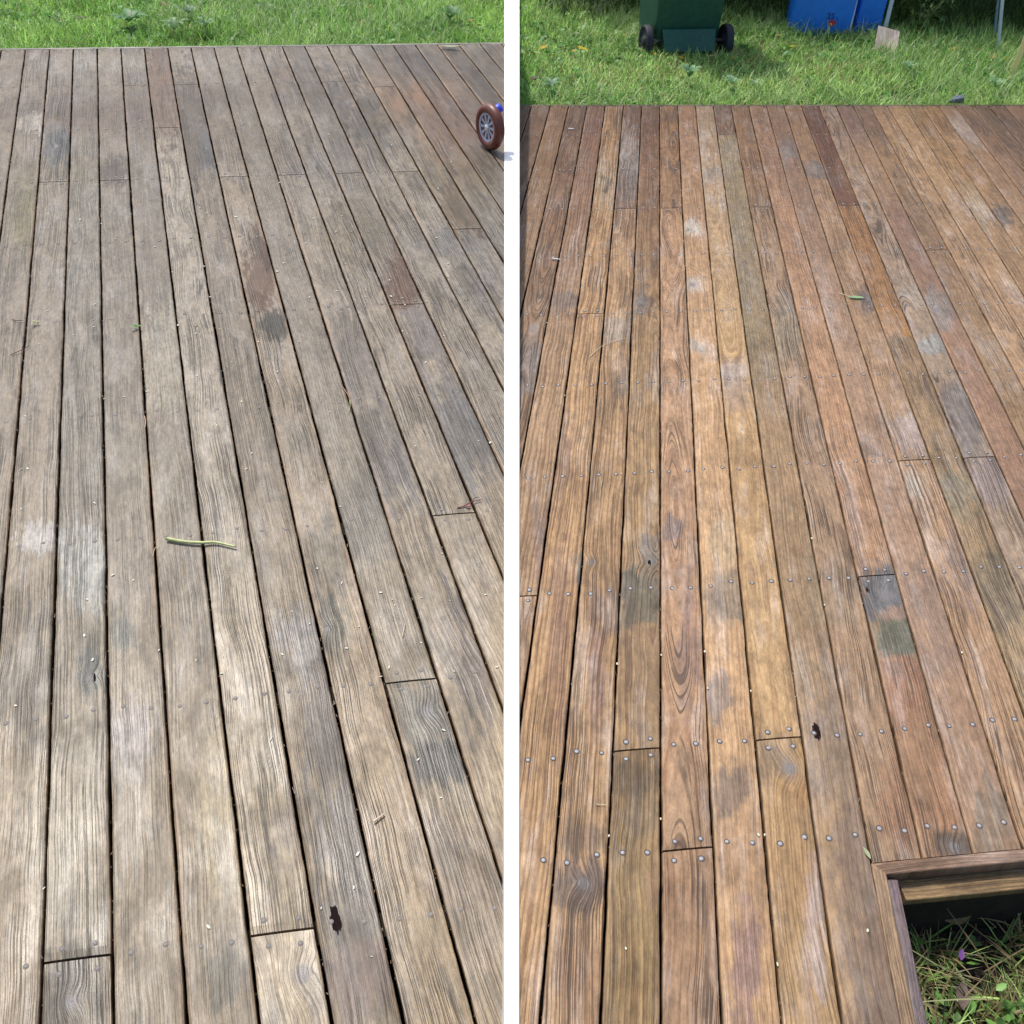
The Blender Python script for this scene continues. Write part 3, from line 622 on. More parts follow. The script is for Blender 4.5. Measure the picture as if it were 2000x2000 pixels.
# --- fascia along the far edges
for d, s_, t0, t1, tc, mt, lab in ((DL, 0.0, -5, 23, (150, 140, 124), M_OLD, 0), (DR, -1.0, -9, 25, (122, 108, 86), M_NEW, 0)):
    P = np.array(d.loc(s_, t0)); Q = np.array(d.loc(s_, t1)); dr = d.clip[0][1]-d.clip[0][0]; nv = np.array([dr[1], -dr[0]]); nv /= np.linalg.norm(nv)
    if nv @ d.clip[1] < 0: nv = -nv
    e0 = (P-d.clip[0][0]) @ nv; e1 = (Q-d.clip[0][0]) @ nv
    if e0 < 0: P = P+(Q-P)*(-e0)/(e1-e0)
    if e1 < 0: Q = P+(Q-P)*(e0)/(e0-e1)
    ax = (Q-P)/np.linalg.norm(Q-P); pr = np.array([-ax[1], ax[0]]); sg = 1 if pr[1] > 0 else -1
    bar(d, "fascia_board", P+pr*sg*.004, Q+pr*sg*.004, .022, -.001, -.30, mt, 0, 0, sg, tc, dict(ring_contrast=.3), seg=.05)

ZL = DR.world(1500, 207).z-.075; ZLL = ZL
# --- white painted edging board standing for the divide between two separate views
def seam_edge(d, px, h):
    out = []
    for py in list(np.linspace(2260, 215, 44)):
        out.append(d.world(px, py, h))
    return out
ysm = list(np.linspace(2300, 240, 50))+[215, 190, 150, 110, 90, 84.5, 60, 30, 0, -40]
V = []; F = []
for y in ysm:
    a = DL.world(SEAM_L+.5, y, .006); b = DR.world(SEAM_R-.5, y, .006)
    zt = (a.z+b.z)/2; 
    # top slightly proud of whichever deck is higher
    ga = DL.world(SEAM_L, y, 0); gb = DR.world(SEAM_R, y, 0); top = max(ga.z, gb.z)+.006 if y > 85 else ZL+.075
    LASTTOP = top
    def on(px):
        dd_ = MW @ c_(px, y); return Vector(CAMP+dd_*((top-HC)/dd_[2]))
    l = on(SEAM_L-1.0); r = on(SEAM_R+1.0); w = (r-l); bv = w*.06
    V += [(l.x, l.y, top-.36), (l.x, l.y, top-.003), tuple(l+bv), tuple(r-bv), (r.x, r.y, top-.003), (r.x, r.y, top-.36)]
    V[-4] = (V[-4][0], V[-4][1], top); V[-3] = (V[-3][0], V[-3][1], top)
for i in range(len(ysm)-1):
    for j in range(6):
        k = (j+1) % 6; F.append((i*6+j, i*6+k, (i+1)*6+k, (i+1)*6+j))
F += [tuple(range(6)), tuple(range((len(ysm)-1)*6, len(ysm)*6))]
bm = bmesh.new(); vs = [bm.verts.new(v) for v in V]
for f in F: bm.faces.new([vs[k] for k in f])
bmesh.ops.recalc_face_normals(bm, faces=bm.faces[:])
o = link("divider_strip", bm_mesh("divider_strip", bm), [M_WHITE]); tag(o, "long white painted edging strip standing as separator between the grey deck and the brown deck", "divider")

# ------------------------------------------------------------------ ground
print('ZL', ZL)
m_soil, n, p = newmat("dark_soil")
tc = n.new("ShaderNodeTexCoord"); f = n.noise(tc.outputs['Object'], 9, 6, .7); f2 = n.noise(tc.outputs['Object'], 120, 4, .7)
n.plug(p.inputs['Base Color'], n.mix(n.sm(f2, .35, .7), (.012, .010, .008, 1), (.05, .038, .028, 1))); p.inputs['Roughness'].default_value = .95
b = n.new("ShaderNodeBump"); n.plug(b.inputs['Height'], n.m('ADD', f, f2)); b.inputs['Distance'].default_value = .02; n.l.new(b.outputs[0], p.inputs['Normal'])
G = 60; V = []; F = []
xs = np.concatenate([[-60, -20], np.linspace(-6, 6, 61), [20, 60]]); yy = np.concatenate([[-60, -12], np.linspace(-2, 12, 71), [30, 90]])
zz = {}
for i, y in enumerate(yy):
    for x in xs: V.append((x, y, ZL-.012+.024*float(fbm(np.array(x*2.1+50), np.array(y*2.1+50), 2))-(.03 if y < 3.4 else 0)))
nx = len(xs)
for i in range(len(yy)-1):
    for j in range(nx-1): F.append((i*nx+j, i*nx+j+1, (i+1)*nx+j+1, (i+1)*nx+j))
m_gr, n, p = newmat("turf_ground"); tc = n.new("ShaderNodeTexCoord"); sp_ = n.new("ShaderNodeSeparateXYZ"); n.l.new(tc.outputs['Object'], sp_.inputs[0])
f = n.noise(tc.outputs['Object'], 3, 6, .7); f2 = n.noise(tc.outputs['Object'], 90, 4, .7)
gcol_ = n.mix(n.sm(f2, .3, .7), (.035, .060, .014, 1), (.085, .130, .035, 1)); scol_ = n.mix(n.sm(f2, .35, .7), (.012, .010, .008, 1), (.05, .038, .028, 1))
far_ = n.m('MAXIMUM', n.sm(n.m('ADD', sp_.outputs[1], f), 5.3, 6.0), n.sm(n.m('ABSOLUTE', sp_.outputs[0]), 4.5, 5.2))
n.plug(p.inputs['Base Color'], n.mix(far_, scol_, gcol_)); p.inputs['Roughness'].default_value = .95
b = n.new("ShaderNodeBump"); n.plug(b.inputs['Height'], n.m('ADD', f, f2)); b.inputs['Distance'].default_value = .02; n.l.new(b.outputs[0], p.inputs['Normal'])
tag(link("ground", mesh_pd("ground", V, F, True), [m_gr]), kind="structure")

_sa, _sb = lawn_at(1000, -300, ZLL), lawn_at(1000, 120, ZLL)
def terrace(name, pts, z, nx_=24, ny_=24):
    """pts: far-left, far-right, near-right, near-left (x, y)"""
    A_, B_, C_, D_ = [np.array(p, float) for p in pts]; V = []; F = []
    for i in range(ny_+1):
        for j in range(nx_+1):
            u, v = j/nx_, i/ny_; P = (A_*(1-u)+B_*u)*(1-v)+(D_*(1-u)+C_*u)*v
            V.append((P[0], P[1], z-.010+.018*float(fbm(P[0]*4+50, P[1]*4+50, 2))))
    for i in range(ny_):
        for j in range(nx_): k = i*(nx_+1)+j; F.append((k, k+nx_+1, k+nx_+2, k+1))
    return tag(link(name, mesh_pd(name, V, F, True), [m_soil]), kind="structure")
_q0, _q1, _q2 = [DR.m @ Vector((*v, 0)) for v in (c0-u1*.03-u2*.10, c0+u1*2.1-u2*.10, c0-u1*.03+u2*1.5)]; _q3 = _q1+(_q2-_q0)
GZ = DR.world(1850, 1850).z-.185
terrace("garden_soil", [(_q0.x, _q0.y), (_q1.x, _q1.y), (_q3.x, _q3.y), (_q2.x, _q2.y)], GZ)

# ------------------------------------------------------------------ grass
def blades(P, length, width, lean, az, curl, cols, seg=3):
    """P (n,3) roots; returns verts, faces, vertex colours"""
    n = len(P); t = np.linspace(0, 1, seg+1)
    dirh = np.stack([np.cos(az), np.sin(az), 0*az], 1); side = np.stack([-np.sin(az), np.cos(az), 0*az], 1)
    V = []; 
    for k, tt in enumerate(t):
        ang = lean+curl*tt
        if k == 0: cen = P.copy(); prev = cen
        else:
            st = (length/seg)[:, None]; am = lean+curl*(tt-.5/seg)
            cen = prev+st*(np.sin(am)[:, None]*dirh+np.cos(am)[:, None]*np.array([0, 0, 1.0])); prev = cen
        wd = (width*(1-tt**2.2)*.5)[:, None]
        if k < seg: V += [cen-side*wd, cen+side*wd]
        else: V += [cen]
    nv = 2*seg+1; VV = np.stack(V, 1).reshape(-1, 3)
    base = (np.arange(n)*nv)[:, None]; Fq = []
    for k in range(seg-1): Fq.append(base+np.array([2*k, 2*k+1, 2*k+3, 2*k+2]))
    quads = np.stack(Fq, 1).reshape(-1, 4); tris = (base+np.array([2*seg-2, 2*seg-1, 2*seg])).reshape(-1, 3)
    cc = np.repeat(cols, nv, 0)
    return VV, quads, tris, cc
def grass_object(name, parts, mat):
    Vs, Q, T, C = [], [], [], []; off = 0
    for (v, q, t, c) in parts:
        Vs.append(v); Q.append(q+off); T.append(t+off); C.append(c); off += len(v)
    V = np.concatenate(Vs); Q = np.concatenate(Q); T = np.concatenate(T); C = np.concatenate(C)
    me = bpy.data.meshes.new(name); me.vertices.add(len(V)); me.vertices.foreach_set('co', V.ravel())
    nl = len(Q)*4+len(T)*3; me.loops.add(nl); me.loops.foreach_set('vertex_index', np.concatenate([Q.ravel(), T.ravel()]).astype(np.int32))
    me.polygons.add(len(Q)+len(T))
    me.polygons.foreach_set('loop_start', np.concatenate([np.arange(len(Q))*4, len(Q)*4+np.arange(len(T))*3]).astype(np.int32))
    me.update(calc_edges=True); me.validate()
    ca = me.attributes.new("gcol", 'FLOAT_COLOR', 'POINT'); ca.data.foreach_set('color', np.concatenate([C, np.ones((len(C), 1))], 1).ravel())
    return link(name, me, [mat])
M_GRASS = leafmat("grass_blades", trans=.40, rough=.45)
M_LEAF = leafmat("leaf_surface", trans=.30, rough=.5)
def deck_mask(X, Y):
    """True where the lawn is open, beyond the decks' far edges"""
    out = np.zeros(len(X), bool); left = X < (seamx0+(Y-seamy0)*seamk)
    mL = np.array(DL.m.inverted()); mR = np.array(DR.m.inverted())
    for d, M, msk, s_ in ((DL, mL, left, 0.0), (DR, mR, ~left, -1.0)):
        P = np.stack([X, Y, np.full(len(X), -.0), np.ones(len(X))], 1) @ M.T
        a = (P[:, 0]/d.pitch*d.by-P[:, 1])/d.la
        edge = s_-(.030+.012)/d.la
        out |= msk & (a < edge)
    sd_ = np.abs(X-(seamx0+(Y-seamy0)*seamk)) > .052
    return out & sd_
pa = lawn_at(1000, 60); pb = lawn_at(1000, 400); seamx0, seamy0 = pa.x, pa.y; seamk = (pb.x-pa.x)/(pb.y-pa.y)
FARY = lawn_at(1500, -20).y
print('lawn y', lawn_at(500, 90).y, lawn_at(500, 0).y, lawn_at(1500, 200).y, lawn_at(1500, 60).y, FARY, lawn_at(0, 0), lawn_at(2000, 0), lawn_at(1990, 200))
def scatter(n, x0, x1, y0, y1):
    X = rng.uniform(x0, x1, n); Y = rng.uniform(y0, y1, n); m = deck_mask(X, Y); return X[m], Y[m]
def zlawn(X, Y): return np.where(X < seamx0+(Y-seamy0)*seamk, ZLL, ZL)
X, Y = scatter(520000, -4.2, 4.2, 4.9, 8.9)
dens = .5*fbm(X*3.2+9, Y*3.2, 21)+.5*fbm(X*11+9, Y*8, 22); keep = rng.random(len(X)) < np.clip(.45+3.2*(dens-.42), .12, 1)
X, Y = X[keep], Y[keep]; n_ = len(X)
hgt = fbm(X*2.3, Y*2.3, 31); z = zlawn(X, Y)
tone = np.clip((fbm(X*2.2+3, Y*2.2, 41)[:, None]-.5)*2.4+.5, 0, 1); r1 = rng.random((n_, 1)); r2 = rng.random(n_)
ca_, cb_, cc_ = lin((128, 178, 72)), lin((180, 214, 118)), lin((216, 230, 170))
cols = ca_*(1-tone)+cb_*tone; cols = cols*(1-r1*.5)+cc_*r1*.5; cols *= (.40+1.05*rng.random((n_, 1))**1.2)
dead = rng.random(n_) < .03+.12*(fbm(X*1.3+7, Y*1.3, 91) > .6); cols[dead] = lin((176, 156, 108))*.8
leftl = X < 0
cols[leftl] *= np.array([.85, .95, .72])
ln = (.040+.085*hgt)*(.5+.95*r2); lean = np.abs(rng.normal(.55, .45, n_)); curl = rng.uniform(.1, 1.9, n_)
parts = [blades(np.stack([X, Y, z], 1), ln, rng.uniform(.003, .0075, n_), lean, rng.uniform(0, 6.28, n_), curl, cols*1.08)]
# longer arching stems in clumps
X, Y = scatter(60000, -4.2, 4.2, 4.9, 8.9); k = fbm(X*1.5+20, Y*1.5, 77) > .47; X, Y = X[k], Y[k]; n_ = len(X)
cols = (lin((120, 165, 80))*(1-rng.random((n_, 1))*.0))*(.7+.6*rng.random((n_, 1))); pale = rng.random(n_) < .35; cols[pale] = lin((190, 205, 150))
parts.append(blades(np.stack([X, Y, zlawn(X, Y)], 1), rng.uniform(.11, .22, n_), rng.uniform(.003, .0055, n_), np.abs(rng.normal(.4, .3, n_)), rng.uniform(0, 6.28, n_), rng.uniform(.5, 1.9, n_), cols*.9, 5))
# unmown blades leaning over the decks' far edges
for d_, s_, n0, l0, l1, tr in ((DL, 0.0, 900, .26, .36, (-4, 22)), (DR, -1.0, 500, .09, .16, (-8, 22))):
    t_ = rng.uniform(tr[0], tr[1], n0); k = fbm(t_*.6, t_*0, 12) > .42; t_ = t_[k]
    P_ = np.array([d_.m @ Vector((*d_.loc(s_-.075-.04*rng.random(), q_), 0)) for q_ in t_]); sx_ = seamx0+(P_[:, 1]-seamy0)*seamk
    k = (P_[:, 0] < sx_-.08) if d_ is DL else (P_[:, 0] > sx_+.08); P_ = P_[k]; P_[:, 2] = ZL; m_ = len(P_)
    parts.append(blades(P_, rng.uniform(l0, l1, m_), rng.uniform(.003, .006, m_), np.abs(rng.normal(.06, .08, m_)), rng.uniform(-2.9, -.3, m_), rng.uniform(.2, 2.0, m_)*rng.uniform(.4, 1, m_), lin((150, 186, 100))*(.55+.6*rng.random((m_, 1))), 6))
# clover / broad leaves low in the sward
def leaf_cloud(P, size, nrm_up, cols, elong=1.7):
    n = len(P); az = rng.uniform(0, 6.28, n); til = rng.normal(0, 1-nrm_up, n); til2 = rng.normal(0, 1-nrm_up, n)
    a = np.stack([np.cos(az), np.sin(az), til], 1); a /= np.linalg.norm(a, axis=1)[:, None]
    b = np.stack([-np.sin(az), np.cos(az), til2], 1); b -= (b*a).sum(1)[:, None]*a; b /= np.linalg.norm(b, axis=1)[:, None]
    nn = np.cross(a, b); s = size[:, None]; w = s/elong
    pts = [P, P+a*s*.33+b*w*.5+nn*s*.05, P+a*s*.75+b*w*.38, P+a*s, P+a*s*.75-b*w*.38, P+a*s*.33-b*w*.5+nn*s*.05, P+a*s*.5-nn*s*.05]
    V = np.stack(pts, 1).reshape(-1, 3); base = (np.arange(n)*7)[:, None]
    Tt = np.stack([base+np.array(q) for q in ([0, 1, 6], [1, 2, 6], [2, 3, 6], [3, 4, 6], [4, 5, 6], [5, 0, 6])], 1).reshape(-1, 3)
    return V, np.zeros((0, 4), int), Tt, np.repeat(cols, 7, 0)
X, Y = scatter(22000, -4.2, 4.2, 4.9, 8.9); k = fbm(X*2+70, Y*2, 97) > .47; X, Y = X[k], Y[k]; n_ = len(X)
cols = lin((96, 150, 70))*(.6+.7*rng.random((n_, 1)))*.62
parts.append(leaf_cloud(np.stack([X, Y, zlawn(X, Y)+rng.uniform(.02, .06, n_)], 1), rng.uniform(.02, .05, n_), .6, cols*1.4, 1.5))
g = grass_object("grass", parts, M_GRASS); tag(g, "long green lawn grass growing beyond the far edge of both decks", "grass", kind="stuff")

# undergrowth behind the bin and drums
HX0, HX1, HY0, HY1 = .02, 4.4, lawn_at(1500, 50).y, lawn_at(1500, 50).y+1.6
n_ = 60000
X = rng.uniform(HX0, HX1, n_); Y = HY0+(HY1-HY0)*rng.random(n_); Z = ZL+rng.random(n_)**.85*1.5
front = HY0+.30-.22*(Z-ZL)+.35*fbm(X*2.2, Z*2.2, 61)
k = (Y > front) & (fbm(X*4+5, Z*4+Y*3, 62) > .40); X, Y, Z = X[k], Y[k], Z[k]; n_ = len(X)
cols = lin((72, 120, 50))*(.3+.9*rng.random((n_, 1)))*.6
pl = [leaf_cloud(np.stack([X, Y, Z], 1), rng.uniform(.03, .075, n_), .35, cols, 1.8)]
n2 = 2500; X = rng.uniform(HX0, HX1, n2); Y = rng.uniform(HY0-.05, HY0+.5, n2)
pl.append(blades(np.stack([X, Y, np.full(n2, ZL)], 1), rng.uniform(.2, .5, n2), rng.uniform(.004, .008, n2), np.abs(rng.normal(.3, .25, n2)), rng.uniform(0, 6.28, n2), rng.uniform(.2, 1.6, n2), lin((96, 130, 60))*(.4+.6*rng.random((n2, 1)))*.6, 5))
g = grass_object("undergrowth", pl, M_LEAF); tag(g, "dark tangled undergrowth of leaves and stems behind the bin and the blue containers", "undergrowth", kind="stuff")
# dark sheet behind it, standing for the deep shade in the undergrowth
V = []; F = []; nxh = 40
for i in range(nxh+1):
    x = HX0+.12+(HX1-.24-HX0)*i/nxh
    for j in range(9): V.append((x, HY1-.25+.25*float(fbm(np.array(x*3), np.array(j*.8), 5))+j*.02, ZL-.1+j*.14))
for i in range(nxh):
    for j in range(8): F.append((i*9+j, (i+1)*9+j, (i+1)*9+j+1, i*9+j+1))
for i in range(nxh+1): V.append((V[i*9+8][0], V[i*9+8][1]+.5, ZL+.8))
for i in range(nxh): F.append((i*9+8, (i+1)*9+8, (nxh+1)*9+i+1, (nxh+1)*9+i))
tag(link("shade_bank", mesh_pd("shade_bank", V, F, True), [m_soil]), kind="structure")

# ------------------------------------------------------------------ plants that read one by one
def leaf_strip(pts, widths, col, lobes=0, fold=.25):
    V = []; F = []; n = len(pts); pts = [Vector(p) for p in pts]
    for i, p in enumerate(pts):
        t = (pts[min(i+1, n-1)]-pts[max(i-1, 0)]).normalized(); s = t.cross(Vector((0, 0, 1)))
        if s.length < .01: s = Vector((1, 0, 0))
        s.normalize(); nn = s.cross(t); w = widths[i]
        V += [p-s*w+nn*w*fold, p, p+s*w+nn*w*fold]
    for i in range(n-1):
        for j in range(2): F.append((i*3+j, i*3+j+1, (i+1)*3+j+1, (i+1)*3+j))
    return V, F
def join(parts):
    V = []; F = []
    for v, f in parts:
        o = len(V); V += list(v); F += [tuple(k+o for k in q) for q in f]
    return V, F
def set_gcol(me, fn):
    n = len(me.vertices); c = np.array([fn(i) for i in range(n)]); ca = me.attributes.new("gcol", 'FLOAT_COLOR', 'POINT')
    ca.data.foreach_set('color', np.concatenate([c, np.ones((n, 1))], 1).ravel())
def rosette(px, py, R, nleaf, col, lobed, label, seed, flat=.35):
    rn = random.Random(seed); P = lawn_at(px, py); parts = []
    for k in range(nleaf):
        az = 2*math.pi*k/nleaf+rn.uniform(-.3, .3); L = R*rn.uniform(.7, 1.1); N = 9; pts = []; ws = []
        for i in range(N):
            t = i/(N-1); h = .075+L*(math.sin(t*math.pi*.62)*flat*1.6)
            pts.append(P+Vector((math.cos(az)*L*t, math.sin(az)*L*t, h)))
            w = L*.20*math.sin(min(1, t*1.02)**.9*math.pi*.93+.1)
            if lobed: w *= (1.35 if i % 2 else .5)
            ws.append(max(.001, w))
        parts.append(leaf_strip(pts, ws, col))
    V, F = join(parts); V = [Vector(v)-P for v in V]
    me = mesh_pd("weed_leaf", V, F, True); c = lin(col)*.62; set_gcol(me, lambda i: c*(.8+.35*((i*7919) % 13)/13))
    r = link("weed_plant", me, [M_LEAF], None, P); tag(r, label, "weed", "broad-leaved weeds in the lawn"); return r
rosette(258, 68, .13, 10, (112, 168, 100), False, "round-leaved weed rosette in the grass above the grey deck, left of the lobed weeds", 1, .22)
rosette(345, 84, .09, 8, (148, 188, 130), True, "pale lobed weed touching the far edge of the grey deck", 2)
rosette(405, 80, .08, 7, (140, 184, 120), True, "lobed weed just right of the pale one behind the grey deck", 3)
rosette(372, 52, .09, 6, (120, 160, 120), False, "narrow blue-green weed behind the two lobed weeds", 4, .3)
rosette(880, 62, .10, 8, (104, 160, 84), False, "broad green weed at the right end of the lawn strip behind the grey deck", 5)
rosette(1342, 178, .07, 9, (146, 192, 136), False, "pale round-leaved weed in front of the green bin near the brown deck", 6, .5)
rosette(1424, 192, .07, 8, (158, 200, 148), True, "pale lobed weed at the brown deck's far edge, right of the round-leaved one", 7)
rosette(1466, 196, .06, 6, (150, 192, 130), True, "small pale weed right of the lobed weed at the brown deck's edge", 8)
rosette(1072, 200, .07, 6, (140, 184, 140), False, "small blue-green weed at the brown deck's far edge near the white strip", 9)
rosette(1935, 196, .08, 7, (160, 200, 140), True, "bright lobed weed at the brown deck's far edge under the pale blue leg", 10)
rosette(1768, 160, .06, 6, (150, 200, 140), True, "tiny bright weed in the grass below the leaning plywood offcut", 11)
def shrub(px, py, H, nst, label, seed, col=(120, 160, 84), Lf=.07, spread=.25):
    rn = random.Random(seed); P = lawn_at(px, py); root = empty("leafy_plant", P); tag(root, label, "plant", "leafy plants at the foot of the undergrowth"); sp = []; lp = []
    for s in range(nst):
        az = rn.uniform(0, 6.28); L = H*rn.uniform(.7, 1.05); le = rn.uniform(.1, 1)*spread; pts = [Vector((math.cos(az)*le*t*t*L*2, math.sin(az)*le*t*t*L*2, L*t)) for t in np.linspace(0, 1, 7)]
        sp.append(tube(pts, [.004*(1-.6*t) for t in np.linspace(0, 1, 7)], 5))
        for k in range(int(L/.028)):
            t = .18+.82*k/(L/.028); i = min(5, int(t*6)); q = pts[i].lerp(pts[i+1], t*6-i); a2 = k*2.4+rn.uniform(-.4, .4); l = Lf*rn.uniform(.6, 1.1)*(1.1-.4*t)
            ps = [q+Vector((math.cos(a2)*l*u, math.sin(a2)*l*u, l*(.5*u-.75*u*u))) for u in np.linspace(0, 1, 6)]
            lp.append(leaf_strip(ps, [max(.0008, l*.17*math.sin(u*math.pi*.96+.06)) for u in np.linspace(0, 1, 6)], col))
    V, F = join(sp); link("stem", mesh_pd("stem", V, F, True), [simple("plant_stem", (.14, .16, .07), .6)], root)
    V, F = join(lp); me = mesh_pd("foliage", V, F, True); c = lin(col)*.62; set_gcol(me, lambda i: c*(.65+.6*((i//18*7919) % 17)/17)); link("foliage", me, [M_LEAF], root)
shrub(1826, 66, .42, 7, "pale green leafy plant standing right of the plywood offcut", 3, (140, 178, 104), .085)
shrub(1795, 72, .30, 4, "low leafy plant tucked left of the taller pale green one", 6, (120, 158, 84), .07)
shrub(1768, 50, .40, 4, "yellowish green leafy plant right behind the plywood offcut", 5, (150, 170, 80), .09)
shrub(1905, 52, .30, 7, "low bushy plant left of the pale blue legs", 8, (104, 144, 70), .045, .5)
shrub(1155, 48, .24, 8, "dark green small-leaved plant left of the green bin", 9, (84, 132, 62), .04, .6)
shrub(1100, 44, .26, 7, "dark leafy plant nearest the white strip at the top of the lawn", 12, (76, 122, 56), .045, .6)

# fallen leaves on the lawn
def fallen_leaf(P, size, az, col, label, group=None, name="fallen_leaf", tilt=.25, cat="leaf", curlz=.2, ratio=.24):
    pts = [Vector((math.cos(az)*size*(u-.5), math.sin(az)*size*(u-.5), size*curlz*(u-.5)**2*4*.3+tilt*size*(u-.5)*.5)) for u in np.linspace(0, 1, 8)]
    V, F = leaf_strip(pts, [max(.0006, size*ratio*math.sin(u*math.pi*.97+.05)) for u in np.linspace(0, 1, 8)], col)
    me = mesh_pd(name, V, F, True); c = lin(col)*.7; set_gcol(me, lambda i: c*(.85+.3*((i*31) % 7)/7))
    o = link(name, me, [M_LEAF], None, P); tag(o, label, cat, group); return o
YL = [(1060, 112, .075, .9, (222, 190, 60), "bright yellow leaf in the grass nearest the white strip"), (1047, 122, .06, 2.8, (190, 190, 120), "pale withered leaf beside the yellow leaf nearest the white strip"),
 (1136, 114, .085, 2.6, (226, 196, 50), "long yellow leaf in the grass left of the green bin"), (1120, 118, .05, 1.2, (200, 180, 90), "dull yellow leaf touching the long yellow leaf left of the bin"),
 (1328, 132, .05, 2.2, (228, 190, 50), "small yellow leaf in the grass below the bin's apron"), (1275, 123, .05, 2.0, (206, 184, 60), "yellowish leaf just below the bin's left wheel"),
 (1217, 87, .045, 1.8, (190, 170, 80), "dull brownish yellow leaf left of the bin's left wheel"), (1432, 132, .055, .3, (220, 196, 70), "yellow leaf in the grass below the bin's right wheel"),
 (1388, 128, .07, .2, (196, 190, 130), "curled pale leaf in the grass below the bin's apron, right of centre"), (1458, 140, .035, 1.9, (224, 196, 60), "tiny yellow leaf right of the yellow leaf below the bin's right wheel"),
 (1543, 109, .055, .1, (220, 200, 60), "yellow leaf in the grass below the large blue container"), (1516, 87, .05, .0, (216, 190, 70), "yellow leaf left of the large blue container's foot"),
 (1648, 80, .05, 1.3, (216, 200, 60), "yellow leaf at the foot of the large blue container, right side"), (1856, 113, .055, .5, (222, 200, 50), "yellow leaf in the open grass right of the plywood offcut"),
 (1783, 148, .045, 1.9, (220, 190, 50), "narrow yellow leaf below the plywood offcut"), (1904, 116, .055, 1.6, (134, 96, 62), "brown leaf in the grass left of the pale blue leg's foot"),
 (1958, 132, .05, .3, (220, 205, 60), "yellow leaf below the pale blue leg's foot"), (1932, 130, .07, 1.2, (186, 160, 90), "withered tan leaf just left of the yellow leaf under the pale blue leg"),
 (1042, 165+8, .07, .6, (110, 86, 74), "dark brown dead leaf near the brown deck's far left corner"), (1700, 80, .10, 2.5, (206, 200, 150), "long cream coloured dead leaf left of the plywood offcut"),
 (325, 28, .09, 2.4, (140, 84, 50), "reddish brown leaf at the top of the lawn behind the grey deck"), (708, 62, .06, .9, (166, 120, 90), "brown curled leaf in the grass behind the middle of the grey deck"),
 (725, 30, .06, 1.9, (196, 130, 60), "orange brown leaf near the top of the lawn above the curled brown leaf"), (920, 58, .05, .1, (206, 150, 60), "orange leaf in the grass near the grey deck's far right end"), (165, 55, .09, .0, (84, 70, 50), "dark brown dead leaf left of the round-leaved rosette")]
for (px, py, s, az, c, lab) in YL: fallen_leaf(lawn_at(px, py)+Vector((0, 0, .055)), s, az, c, lab, "leaves fallen on the lawn")
fallen_leaf(DL.world(878, 96, .012), .12, -.1, (196, 200, 160), "pale dead leaf lying over the far edge of the grey deck, toward the right", tilt=.1, ratio=.13)

# ------------------------------------------------------------------ wheelie bin
M_BIN = simple("green_plastic", tuple(lin((40, 90, 74))*.9), .45, 0, .4, 35, .22, .0006)
M_BLK = simple("black_rubber", (.022, .026, .038), .65, 0, .4, 60, .3)
M_AXLE = simple("zinc_axle", (.30, .31, .34), .4, .7)
def rbox(name, dims_bottom, dims_top, z0, z1, mat, parent, bev=.02, seg=3, off=(0, 0), offt=(0, 0)):
    bm = bmesh.new(); V = []
    for (dx, dy), (ox, oy), z in ((dims_bottom, off, z0), (dims_top, offt, z1)):
        for sx, sy in ((-1, -1), (1, -1), (1, 1), (-1, 1)): V.append(bm.verts.new((ox+sx*dx/2, oy+sy*dy/2, z)))
    for f in ((3, 2, 1, 0), (4, 5, 6, 7), (0, 1, 5, 4), (1, 2, 6, 5), (2, 3, 7, 6), (3, 0, 4, 7)): bm.faces.new([V[k] for k in f])
    if bev: bmesh.ops.bevel(bm, geom=bm.edges[:], offset=bev, segments=seg, profile=.5, affect='EDGES')
    return link(name, bm_mesh(name, bm, bev > .004), [mat], parent)
wl = lawn_at(1259, 104, ZL+.02); wr = lawn_at(1413, 101, ZL+.02); mid = (wl+wr)/2; ax = (wr-wl); TR = ax.length
print('bin', wl, wr, TR)
bn = empty("wheelie_bin", (mid.x, mid.y, ZL), (0, 0, math.atan2(ax.y, ax.x))); tag(bn, "dark green wheelie bin with black wheels standing on the lawn, seen from behind", "bin")
k = TR/.50; RW = .088*k
bw = .395*k
rbox("body", (bw, .34*k), (bw*1.16, .52*k), .045, .98, M_BIN, bn, .022, 3, (0, .17*k), (0, .20*k))
for zz_ in (.985,): rbox("rim", (bw*1.22, .57*k), (bw*1.24, .58*k), .965, 1.0, M_BIN, bn, .008, 2, (0, .20*k), (0, .20*k))
rbox("lid", (bw*1.22, .60*k), (bw*1.05, .48*k), 1.003, 1.06, M_BIN, bn, .015, 2, (0, .20*k), (0, .20*k))
